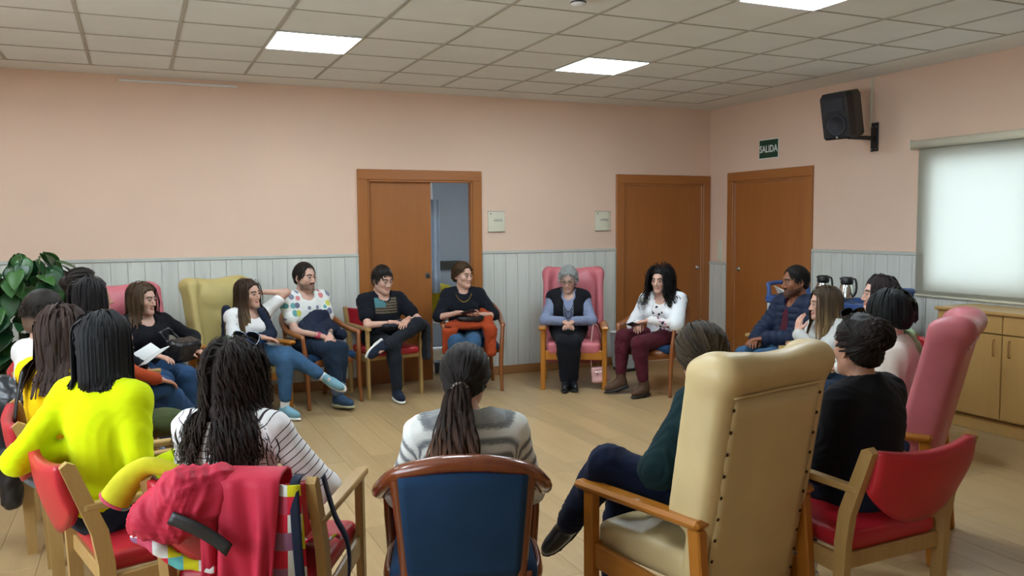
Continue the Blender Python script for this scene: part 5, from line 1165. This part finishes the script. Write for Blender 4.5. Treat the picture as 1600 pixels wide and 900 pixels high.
Ll = Person((4.45, 6.64), -170, dz=-0.115, sh=0.1, label='person in an open white coat, floral shirt and burgundy trousers', scale=.98, lean=.08, twist=26, hipy=.0, look=(.6, 4.2, 1.0), headpitch=-4, legs={'L': dict(a=(-.10, .36, .095)), 'R': dict(a=(.14, .44, .13), foot=(.5, .8, -.25))}, arms={'R': dict(w=(.04, .30, .66), pole=(.9, -.4, -.5), dir=(-.6, .7, -.3)), 'L': dict(w=(-.08, .28, .70), pole=(-.9, -.4, -.5), dir=(.7, .6, -.2), palm=(.3, .2, -1))})
Ll.body(SKINP, '#1d1512', '#9a4a4c'); Ll.top(M_floral(), 'long', .010, (.06, .055), cuff=.003)
def coat_open(d): d.ell(Ll.P+Ll.U*.27+Ll.F*.17, (.058, .13, .40), Ll.T, k=.02, op='s')
Ll.top(labcoat, 'short', .024, (.074, .04), name='lab_coat', extra=coat_open, upto=.98, cuff=.014, wr=(.004, 10), bulk=.006)
for g in (-1, 1): d = SDF(.008); d.path([Ll.N-Ll.F*.045+Ll.R*g*.03+Ll.U*.03, Ll.N+Ll.R*g*.085+Ll.U*.015, Ll.N+Ll.R*g*.085+Ll.F*.10-Ll.U*.06, Ll.N+Ll.R*g*.075+Ll.F*.135-Ll.U*.13], [.014, .018, .020, .012], k=.02); sdf_obj('collar', d, labcoat, Ll.root, 1)
Ll.decal('chest_badge', M_plain('badge_ink', '#5c6870', .6), Ll.P+Ll.U*.36-Ll.R*.105+Ll.F*.1, Ll.R*-1, Ll.U, Ll.F, .058, .030, 6, 4, .004); Ll.decal('chest_badge_face', labcoat, Ll.P+Ll.U*.36-Ll.R*.105+Ll.F*.1, Ll.R*-1, Ll.U, Ll.F, .051, .023, 6, 4, .0052); Ll.decal('chest_logo', M_plain('logo_olive', '#6d7440', .6), Ll.P+Ll.U*.325-Ll.R*.11+Ll.F*.1, Ll.R*-1, Ll.U, Ll.F, .040, .014, 5, 3, .004)
Ll.bottom(burg, off=.012, upto=1.8, fat=1.05); Ll.shoes(brownl, s_dark, boot=.16)
Ll.hair_long('#120f11', n=950, m=16, L=.31, part=.01, r=.0027, t=.024, vol=.038, wide=1.2, hull=(.11, .06, .05), curl=(.013, 2.5), var=.4, grav=.2, cap=.022)
phone(Ll, (-.01, .42, .665), (-.9, .35, .25), (0, -.4, 1), 'dark phone in the hands of the person in the white coat')
phone(Jj, (-.03, .385, .775), (-.8, .5, .25), (0, -.5, 1), 'phone held by the person with the gold necklace')
# ------------------------------------------------------------------ right side
Mm = Person((4.72, 5.36), 176, dz=-0.083, sh=0.2, label='person in a navy puffer jacket over a wine red shirt, on the right', sex='m', scale=1.0, lean=-.02, hipy=-.02, width=1.06, belly=.02, look=(.3, 6.6, 1.15), headpitch=-4, legs='floor', arms={'L': dict(w=(-.02, .30, .66), pole=(-.9, -.4, -.5), dir=(.6, .8, -.2)), 'R': dict(w=(.08, .32, .64), pole=(.9, -.4, -.5))})
Mm.body('#8a5a42', '#15100e', '#7a4a40', '#15100e', .92); Mm.top(M_fabric('wine_red_shirt', '#4a1c28', 300), 'none', .014, (.06, .05))
def puff(V, F, a):
    N = vnormals(V, F); q = np.abs(np.sin(a*PI/.055))**.6; return V+N*((q-.6)*.012)[:, None]
def puff_open(d): d.ell(Mm.P+Mm.U*.22+Mm.F*.20, (.05, .12, .26), Mm.T, k=.02, op='s')
Mm.top(puffer, 'long', .026, (.070, .04), name='puffer_jacket', post=puff, extra=puff_open, h=.009, wr=(.003, 14)); Mm.bottom(jeansl, fat=1.08); Mm.shoes(c_black, s_white)
Mm.hair_short('#161213', .009, (.02, .5), 560, .024, .0022, .006, arch=.020, back=.3)
Nn = Person((4.55, 4.60), 172, dz=-0.147, sh=0.08, label='person in a pale grey blazer with a hand at the chin', scale=.95, lean=.14, hipy=.0, look=(.3, 6.8, 1.1), headpitch=-4, legs='crossR', arms={'L': dict(w=(.02, .30, .79), pole=(-.6, .1, -1), dir=(.15, -.25, 1), palm=(0, -1, -.2)), 'R': dict(w=(.06, .30, .68))})
Nn.body(SKINP, '#5a4632'); Nn.top(greyb, 'long', .018, (.062, .06), wr=(.005, 12), armrs=1.08); Nn.bottom(jeansl); Nn.shoes(s_white, s_white)
Nn.hair_long('#453626', n=360, m=20, L=.38, part=.0, r=.0040, tip='#8a7048', tipstart=.25, var=.3)
Oo = Person((4.62, 3.92), 158, dz=-0.055, sh=-0.235, label='person half hidden behind the one with the green scarf, facing left', scale=.97, twist=8, lean=.0, look=(.5, 6.8, 1.1), legs='floor'); Oo.body(SKINP, '#1d1512'); Oo.top(M_fabric('white_black_print', '#c9c9c6', 60, .25)); Oo.bottom(jeansd); Oo.shoes(c_black, s_dark)
Oo.hair_long('#1f1315', n=260, m=16, L=.30, part=-.01, r=.0044)
Pp = Person((3.40, 3.04), 126, dz=-0.038, sh=0.12, label='person in an ivory blouse and green scarf in the pink wingback at right', scale=.95, twist=8, lean=.05, hipy=.03, look=(2.6, 6.9, 1.1), legs='floor'); Pp.body(SKINP, fine=False, face=False); Pp.top(cream_sh, 'long', .018, (.06, .04), wr=(.006, 12)); Pp.bottom(jeansl); Pp.shoes(s_white, s_white)
Pp.hair_long('#101416', n=360, m=14, L=.22, part=.0, r=.0044, cap=.024, t=.022, zend=1.06, lens=(.9, 1))
Qq = Person((2.52, 2.45), 98, dz=-0.09, sh=0.13, label='person in a black sweater with sunglasses on the head, seen from behind', scale=.97, width=1.06, lean=.05, twist=6, hipy=.02, look=(3.0, 7.0, 1.1), legs='floor'); Qq.body(SKIN, fine=False, face=False); Qq.top(blackk, 'long', .020, (.064, .03), h=.0095, bulk=.012); Qq.bottom(jeansd); Qq.shoes(s_white, s_white)
d = SDF(.007); Qq.hair_cap(d, .012, (.02, .55), top=.018); d.ell(Qq.hp_((.01, -.085, .065)), (.072, .062, .062), Qq.H, k=.03); bun = np.stack([norm(RNG.normal(size=3)-A3((0, .8, -.2))) for _ in range(170)]); bp = Qq.hp_((.01, -.088, .066)); arc = np.stack([bp+norm_rows(bun*math.cos(a_)+np.cross(bun, A3((.2, .9, .4)))*math.sin(a_))*.070 for a_ in np.linspace(0, 1.5, 9)], 1)
Qq.hair([(d, '#1a1211', .004, 55), Qq.strands(Qq.to_point(420, (.01, -.14, .065), t=.014), .0030, '#1f1514', None, .4, curl=(.003, 2), wide=1.6), Qq.strands(arc, .0034, '#241917', None, .5, curl=(.006, 1.2), wide=1.5)])
Rr = Person((1.90, 2.50), 120, dz=-.07, sh=.11, label='person in a dark teal ribbed cardigan in the cream wingback, legs crossed', scale=.95, width=1.08, lean=.14, lat=.14, twist=4, hipy=.06, look=(3.6, 7.0, 1.1), legs={'R': dict(a=(-.05, .48, .095)), 'L': dict(a=(-.13, .65, .36), pole=(-.4, .2, 1), foot=(-.45, .5, -.65))}, arms={'L': dict(w=(-.03, .30, .66), pole=(-1, -.1, -.5)), 'R': dict(w=(.06, .28, .64))}); Rr.body(SKIN, fine=False, face=False)
def rib(V, F, a): N = vnormals(V, F); ang = V @ Rr.R; return V+N*(np.sin(ang*2*PI/.020)*.0022)[:, None]
Rr.top(teal_k, 'long', .026, (.064, .03), h=.0085, bulk=.02, wr=(.007, 10), post=rib, name='cardigan', armrs=1.15); Rr.bottom(M_denim('navy_denim', '#141c33'), off=.014, fat=1.06); Rr.shoes(leather, s_dark, boot=.10)
d = SDF(.007); Rr.hair_cap(d, .016, (.02, .55)); d.ell(Rr.hp_((.0, -.10, -.02)), (.05, .045, .05), Rr.H, k=.03); Rr.hair([(d, '#2f2519', .005, 55), Rr.strands(Rr.to_point(400, (0, -.14, -.03), t=.018, lift=.01), .0030, '#3a2e1c', None, .5, curl=(.004, 1.5), wide=1.6), Rr.strands(Rr.to_point(26, (0, -.14, -.02), t=.024), .0030, '#8d7a50', None, .3)])
# ------------------------------------------------------------------ near row
Ss = Person((.40, 3.00), 60, dz=-0.12, sh=-0.15, label='person in a white top with thin dark stripes, sunglasses on the head, from behind', scale=.98, lean=.08, twist=-4, hipy=.02, look=(4.0, 6.8, 1.1), headpitch=-8, legs='floor', arms={'R': dict(w=(.20, .30, .66), pole=(.8, -.5, -.6)), 'L': dict(w=(-.06, .30, .68))}); Ss.body(SKIN, fine=False, face=False)
Ss.top(M_stripe('striped_jersey', '#d9d8d8', '#3a3138', .0245, .14), 'long', .012, (.062, .03), h=.009, wr=(.004, 12)); Ss.bottom(jeansd, fat=1.05); Ss.shoes(c_black, s_dark)
Ss.hair_long('#241815', n=1700, m=18, L=.335, part=.0, r=.0023, t=.012, vol=.026, wide=1.2, bulk=.004, hull=(.15, .062, .065), curl=(.008, 3.2), var=.5, tip='#33231c', grav=.26, cap=.016, lens=(.75, 1.0))
Tt = Person((1.02, 2.72), 72, dz=-0.13, sh=0.02, label='person in a grey and white striped knit with a beaded scrunchie, from behind', scale=.97, lean=.10, twist=0, hipy=.0, look=(3.6, 7.2, 1.1), headpitch=-6, legs='floor', arms={'R': dict(w=(.10, .32, .68)), 'L': dict(w=(-.10, .32, .68))}); Tt.body(SKINP, fine=False, face=False)
Tt.top(M_heather(), 'long', .016, (.072, .03), h=.009, wr=(.005, 12)); Tt.top(M_fabric('grey_tank_top', '#4e555e', 300), 'none', .003, (.060, .03), name='tank_top'); Tt.bottom(blackp); Tt.shoes(c_black, s_dark)
d = SDF(.007); Tt.hair_cap(d, .013, (.02, .55)); tie = A3((-.0, -.125, -.035)); tp = Tt.hp_(tie); nP = 420; dr = np.stack([norm(RNG.normal(size=3)*A3((.75, .3, .3))+Tt.H @ A3((-.20, -.8, -.35))) for _ in range(nP)]); PT = Tt.sim(tp+RNG.normal(size=(nP, 3))*.010, dr, 24, .0165, .13, RNG.uniform(0, .055, nP), None, True, RNG.uniform(.7, 1, nP), .02)
ttt = np.linspace(0, 1, PT.shape[1])[None, :, None]; PT = PT+Tt.R[None, None]*(RNG.uniform(-.10, .045, nP)[:, None, None]*ttt**.8)-Tt.F[None, None]*(RNG.uniform(0, .04, nP)[:, None, None]*ttt)
Tt.hair([(d, '#1c1614', .003, 50), Tt.strands(Tt.to_point(440, tuple(tie), t=.013), .0030, '#1d1614', None, .3, wide=1.8), Tt.strands(PT, .0042, '#2e2019', '#85522c', .4, curl=(.010, 1.6), tipstart=.25, wide=1.3)])
m = MB()
for k in range(26):
    a = 2*PI*k/13; m.lathe([(.008*math.sin(b)+1e-4, .008*math.cos(b)) for b in np.linspace(.1, PI-.1, 5)], tuple(tp+Tt.H @ A3((.026*math.cos(a), -.004+.010*(k//13), .024*math.sin(a)))), 7)
m.build('scrunchie', M_plain('beaded_scrunchie', '#6c665f', .3, .5), Tt.root)
glasses(Ss, M_plain('silver_frame', '#8f97a2', .25, .8), up=.082, fwd=-.035, tilt=.65, lens=m_lens, name='sunglasses', w=.030, h=.024)
glasses(Qq, m_black, up=.085, fwd=-.045, tilt=.7, lens=m_lens, name='sunglasses', w=.030, h=.024)
# ------------------------------------------------------------------ coats, bags and small things
def soft(p, name, mat, label, cat, prims, wr=(.010, 13, 3), h=.010, pos=None, heading=None):
    """soft thing in the frame of a person or chair; prims(d) fills the shape"""
    d = SDF(h); prims(d); V, F = d.mesh(1); V = wrinkle(V, F, wr[0]*.6, wr[1]*2.4, wr[2]); c = A3((V[:, 0].mean(), V[:, 1].mean(), V[:, 2].min())); me = np_mesh(name, V-c, F, [mat]); th = math.radians((p.heading if p else heading)-90); pp = p.pos if p else pos
    o = mesh_obj(name, me); o.location = tuple(rotz(th) @ c+A3((*pp, 0))); o.rotation_euler = (0, 0, th); return tag(o, label, cat)
soft(Hh, 'jacket', navy, 'navy jacket bundled on the lap of the person in polka dots', 'jacket', lambda d: (d.ell((-.02, .14, .66), (.17, .10, .07), k=.04), d.ell((-.03, .105, .75), (.14, .05, .10), rotx(-.2) @ roty(.25), k=.05), d.ell((.06, .10, .70), (.09, .05, .07), k=.05), d.cone((-.14, .12, .68), (-.25, .17, .60), .07, .05, k=.04), d.cone((.0, .22, .64), (-.02, .36, .55), .07, .04, k=.04)), (.012, 14, 2))
soft(Ii, 'jacket', greyj, 'charcoal jacket across the crossed legs of the person in the flag t-shirt', 'jacket', lambda d: (d.ell((-.06, .24, .675), (.19, .10, .05), rotz(.2), k=.03), d.ell((-.22, .27, .68), (.11, .10, .05), k=.04), d.box((-.31, .24, .49), (.03, .09, .17), .025, rotz(.2), k=.05), d.ell((.05, .20, .66), (.09, .07, .04), k=.03)), (.014, 15, 5))
soft(Jj, 'coat', orange, 'rust orange coat over the lap of the person with the gold necklace', 'coat', lambda d: (d.ell((0, .19, .635), (.20, .16, .055), k=.03), d.box((.15, .34, .50), (.075, .035, .13), .03, rotx(-.15), k=.04), d.cone((-.20, .16, .68), (-.24, .26, .58), .07, .06, k=.04), d.box((-.24, .25, .48), (.06, .05, .15), .035, k=.04), d.cone((-.2, .02, .74), (-.22, .12, .70), .06, .06, k=.04)), (.012, 13, 8))
soft(Jj, 'pouch', leather, 'small black pouch on top of the orange coat', 'bag', lambda d: (d.ell((-.05, .24, .70), (.13, .06, .05), k=.02), d.ell((-.10, .24, .72), (.07, .05, .04), k=.03)), (.005, 15, 2), .008)
soft(Ff, 'handbag', leather, 'black leather handbag on a lap in the pink wingback by the plant', 'handbag', lambda d: (d.box((-.17, .22, .66), (.13, .07, .085), .04, rotz(.3) @ rotx(-.3), k=.03), d.path([(-.06, .20, .72), (-.02, .16, .80), (-.10, .14, .83), (-.16, .18, .74)], [.010]*4, k=.01)), (.008, 16, 4), .008)
soft(Gg, 'jacket', bluej, 'royal blue jacket on the lap of the person with raised elbow', 'jacket', lambda d: (d.ell((.08, .18, .65), (.15, .11, .055), k=.03), d.cone((.14, .12, .66), (.24, .20, .62), .06, .05, k=.04)), (.012, 14, 6))
soft(Gg, 'cardigan', navy, 'navy cardigan tucked around the person with raised elbow', 'cardigan', lambda d: (d.cone((-.06, .12, .88), (-.13, .16, .68), .035, .05, k=.03), d.cone((.155, -.06, .90), (.17, -.02, .64), .04, .06, k=.03), d.ell((-.05, .17, .66), (.10, .06, .05), k=.03)), (.008, 16, 6))
soft(Gg, 'scarf', M_fabric('leaf_green_cloth', '#3a5a2c', 200, .25), 'green scarf heaped on the arm of the yellow wingback', 'scarf', lambda d: (d.ell((.28, .20, .655), (.075, .12, .05), k=.03), d.cone((.30, .12, .66), (.33, .05, .58), .05, .045, k=.04)), (.012, 18, 9))
soft(Dd, 'bag', olive, 'olive green bag on the lap of the person in mustard yellow', 'bag', lambda d: (d.ell((.16, .36, .655), (.10, .13, .07), k=.03),), (.006, 12, 2))
soft(B, 'scarf', olive, 'dark green scarf in the lap of the person in rust orange sleeves', 'scarf', lambda d: (d.ell((.02, .20, .66), (.13, .10, .06), k=.03),), (.010, 14, 2))
soft(Nn, 'handbag', M_plain('brown_leather', '#4e2e22', .4, bump=.2), 'brown leather handbag on the lap of the person in the blazer', 'handbag', lambda d: (d.box((-.12, .40, .63), (.11, .05, .07), .03, rotz(.4), k=.02), d.path([(-.20, .44, .66), (-.26, .50, .70), (-.20, .54, .69), (-.10, .46, .68)], [.010]*4, k=.01)), (.004, 16, 4), .008)
# notebook
r = empty('notebook', tuple(A.world((.06, .30, .70))), 25); tag(r, 'open white notebook held by a person in the left row', 'notebook')
for sg in (-1, 1): m = MB(); m.box((sg*.073, 0, .02), (.145, .205, .006), .001, Matrix.Rotation(-sg*.25, 3, 'Y') @ Matrix.Rotation(.5, 3, 'X')); m.build('page', m_white, r)
# pale pink shoulder bag hanging from the old lady's chair arm
r = empty('shoulder_bag', (4.02, 6.96, .0), -112); tag(r, 'small pale pink shoulder bag hanging from the arm of the middle pink wingback', 'handbag')
d = SDF(.007); d.box((-.02, .02, .145), (.088, .032, .075), .02, roty(.12)); d.ell((-.02, .02, .09), (.085, .04, .03), roty(.12), k=.02); sdf_obj('body', d, pinkb, r, 1)
m = MB(); m.box((-.02, .0555, .175), (.12, .003, .004), .001, Matrix.Rotation(.12, 3, 'Y')); m.build('zip', m_chrome, r); m = MB(); m.box((.015, .058, .150), (.006, .004, .022), .001); m.build('zip_pull', m_black, r)
m = MB(); m.tube(cr([(-.105, .02, .20), (-.07, .015, .38), (.0, .0, .60), (.03, -.02, .622), (.045, -.03, .60), (.068, .0, .40), (.066, .02, .21)], 6), .006, 6, sy=.4); m.build('strap', pinkb, r)
# dark leather jacket over the chair of the man in white
m_leaf2 = None
def cj(d):
    d.path([(.10, -.34, .79), (.27, -.32, .83), (.34, -.27, .76)], [.04, .055, .05], k=.04); d.cone((.33, -.32, .76), (.32, -.34, .52), .065, .085, k=.05); d.cone((.35, -.30, .52), (.34, -.30, .30), .06, .05, k=.04); d.cone((.22, -.40, .74), (.22, -.42, .50), .07, .08, k=.05)
soft(None, 'leather_jacket', leather, 'black leather jacket hanging over a chair back at the left edge', 'jacket', cj, (.010, 15, 3), .010, (-.31, 4.88), 4)
# bag strap over the mustard top
pts = [Dd.P+Dd.U*(.10+.36*t)+Dd.R*(.15-.30*t if 0 else -.10+.02*t)-Dd.F*(.127+.02*math.sin(PI*t)) for t in np.linspace(0, 1, 9)]
m = MB(); m.tube([tuple(q) for q in pts], .010, 6, sy=.3, up=tuple(-Dd.F)); m.build('bag_strap', m_black, Dd.root)
# scarf of the woman in the pink wingback on the right
d = SDF(.008); d.path([Pp.N-Pp.F*.06+Pp.R*.02+Pp.U*.02, Pp.N-Pp.F*.02+Pp.R*.10+Pp.U*.02, Pp.N+Pp.F*.06+Pp.R*.11-Pp.U*.04], [.04, .045, .04], k=.03); d.cone(Pp.N+Pp.R*.09-Pp.F*.06+Pp.U*.02, Pp.N+Pp.R*.10-Pp.F*.12-Pp.U*.12, .045, .05, k=.03); sdf_obj('scarf', d, M_fabric('green_white_scarf', '#8fae86', 30, .45), Pp.root, 1, (.008, 22, 3))
# wrist bands and watch
def band(p, g, mat, name, t=.9, r=.031):
    c = p.el[g]+(p.wr[g]-p.el[g])*t; a = norm(p.wr[g]-p.el[g]); d = SDF(.005); d.cone(c-a*.008, c+a*.008, r, r); sdf_obj(name, d, mat, p.root, 1)
band(Hh, 'R', M_plain('pink_band', '#b5405a', .5), 'wristband'); band(Hh, 'L', m_chrome, 'watch'); band(B, 'R', m_black, 'watch'); band(Ff, 'L', m_chrome, 'bracelet')

# red jacket with plaid lining over the near left chair
def M_plaid():
    t = NT('plaid_lining'); v = t.coord(); sp = t.n('ShaderNodeSeparateXYZ'); t.l(v, sp.inputs[0]); cx = t.math('FLOOR', t.math('MULTIPLY', t.math('ADD', sp.outputs[0], t.math('MULTIPLY', sp.outputs[1], .5)), 21.0)); cz = t.math('FLOOR', t.math('MULTIPLY', sp.outputs[2], 17.0)); c = t.n('ShaderNodeCombineXYZ'); t.l(cx, c.inputs[0]); t.l(cz, c.inputs[1]); w_ = t.n('ShaderNodeTexWhiteNoise', noise_dimensions='2D'); t.l(c.outputs[0], w_.inputs['Vector'])
    t.color(t.ramp(w_.outputs['Value'], [(0, lin('#c2293f')), (.26, lin('#d2d6d2')), (.50, lin('#5aa6a4')), (.62, lin('#b4475e')), (.80, lin('#c2bd22')), (.92, lin('#8a5f7c'))], 'CONSTANT')); t.rough(.85, .15); b = t.noise(v, 300, 2); t.bump(b.outputs[0], .2, .002); return t.m
plaid = M_plaid(); ychk = M_fabric('yellow_check_cloth', '#b6b023', 40, .2)
J = empty('jacket', (.40, 3.00, 0), 62); tag(J, 'coral red jacket with plaid lining draped over the chair back at lower left', 'jacket')
def panel(name, mat, fn, nu, nv, th=.008): m = MB(); m.sheet(fn, nu, nv, th); return m.build(name, mat, J)
def shell(u, v):
    # u across, v from the front over the top and down the back
    s_ = v*.80-.10; x = -.075+.255*u+(.02-.06*u)*max(0, s_-.1)*1.2; fold = .014*math.sin(u*17+2*v)*min(1, max(0, s_)*4)+.008*math.sin(u*31-v*6)*min(1, max(0, s_)*3)
    if s_ < 0: return (x, -.305-s_*.25, .838+s_*.9)
    if s_ < .06: a = s_/.06*PI/2; return (x, -.325-.075*math.sin(a), .826+.018*math.cos(a)-.01)
    return (x+.012*math.sin(9*u+5*s_), -.405-.075*min(1, (s_-.06)*1.5)+.06*max(0, s_-.06)-fold-.01, .816-(s_-.06))
panel('shell', redj, shell, 34, 40)
def lin_(u, v): return (.095+.145*u, -.392+.012*math.sin(6*u+4*v)+.05*v, .80-.55*v)
panel('lining', plaid, lin_, 10, 20, .006)
d = SDF(.008); d.path([(-.02, -.37, .80), (-.12, -.41, .775), (-.22, -.425, .70), (-.255, -.415, .66)], [.06, .075, .06, .035], k=.04); d.path([(-.03, -.40, .74), (-.14, -.42, .68), (-.20, -.41, .63)], [.05, .05, .03], k=.04); d.box((-.12, -.36, .70), (.17, .02, .1), .01, k=.02, op='s'); sdf_obj('bodice', d, redj, J, 1, (.009, 48, 3))
d = SDF(.008); d.path([(-.262, -.435, .645), (-.19, -.445, .615), (-.12, -.435, .565), (-.03, -.425, .545)], [.020, .022, .022, .018], k=.02); sdf_obj('trim', d, plaid, J, 1, (.008, 25, 6))
m = MB(); m.sheet(lambda u, v: (-.135+.17*u+.02*v, -.488-.004*math.sin(5*u)+.012*u, .725-.105*u+(v-.5)*.036+.015*math.sin(3*u)), 14, 4, .005); m.build('belt', m_black, J)
for k in range(2): m = MB(); m.lathe([(.009, 0), (.009, -.004), (.005, -.006), (.001, -.004)], (-.245+.032*k, -.452-.012*k, .700+.0*k), 12, Matrix.Rotation(-PI/2, 3, 'X') @ Matrix.Diagonal((1, 1, 1)).to_3x3()); m.build('snap', m_chrome, J)
def slv(u, v):
    c = cr([(-.17, -.34, .82), (-.26, -.345, .838), (-.32, -.355, .795), (-.365, -.365, .73)], 8); i = u*(len(c)-1); k = min(int(i), len(c)-2); p = c[k]+(c[k+1]-c[k])*(i-k); t = norm(c[k+1]-c[k]); n = norm(np.cross(t, (0, 1, 0))); b = np.cross(t, n); a = v*2*PI; R_ = .026+.020*u; return tuple(p+n*R_*math.cos(a)*(1 if u > .6 else .55+.75*u*.99)+b*R_*math.sin(a))
panel('sleeve', ychk, slv, 22, 18, .006)
m = MB(); m.tube([tuple(A3(slv(.985, v/18))) for v in range(18)], .006, 6, closed=True); m.build('cuff', plaid, J)
m = MB(); m.sheet(lambda u, v: (.205+.030*u+.01*v, -.40-.02*math.sin(3*v)+.07*v if v > .12 else -.335-.065*v/.12, .826-.012*(v < .05)-.58*max(0, v-.06)), 4, 22, .004); m.build('strap', navy, J)
m = MB(); c_ = cr([(.292, -.33, .81), (.305, -.26, .66), (.34, -.24, .56), (.345, -.27, .44), (.30, -.33, .36)], 6)
m.sheet(lambda u, v: tuple(A3(c_[min(int(v*(len(c_)-1)), len(c_)-1)])+A3((0, 1, .15))*(u-.5)*.032), 3, 25, .004); m.build('loose_strap', navy, J)
panel('front_lining', plaid, lambda u, v: (.06+.20*u, -.27+.25*v, .49+.10*(1-v)*u+.012*math.sin(9*u+7*v)), 10, 10, .008)
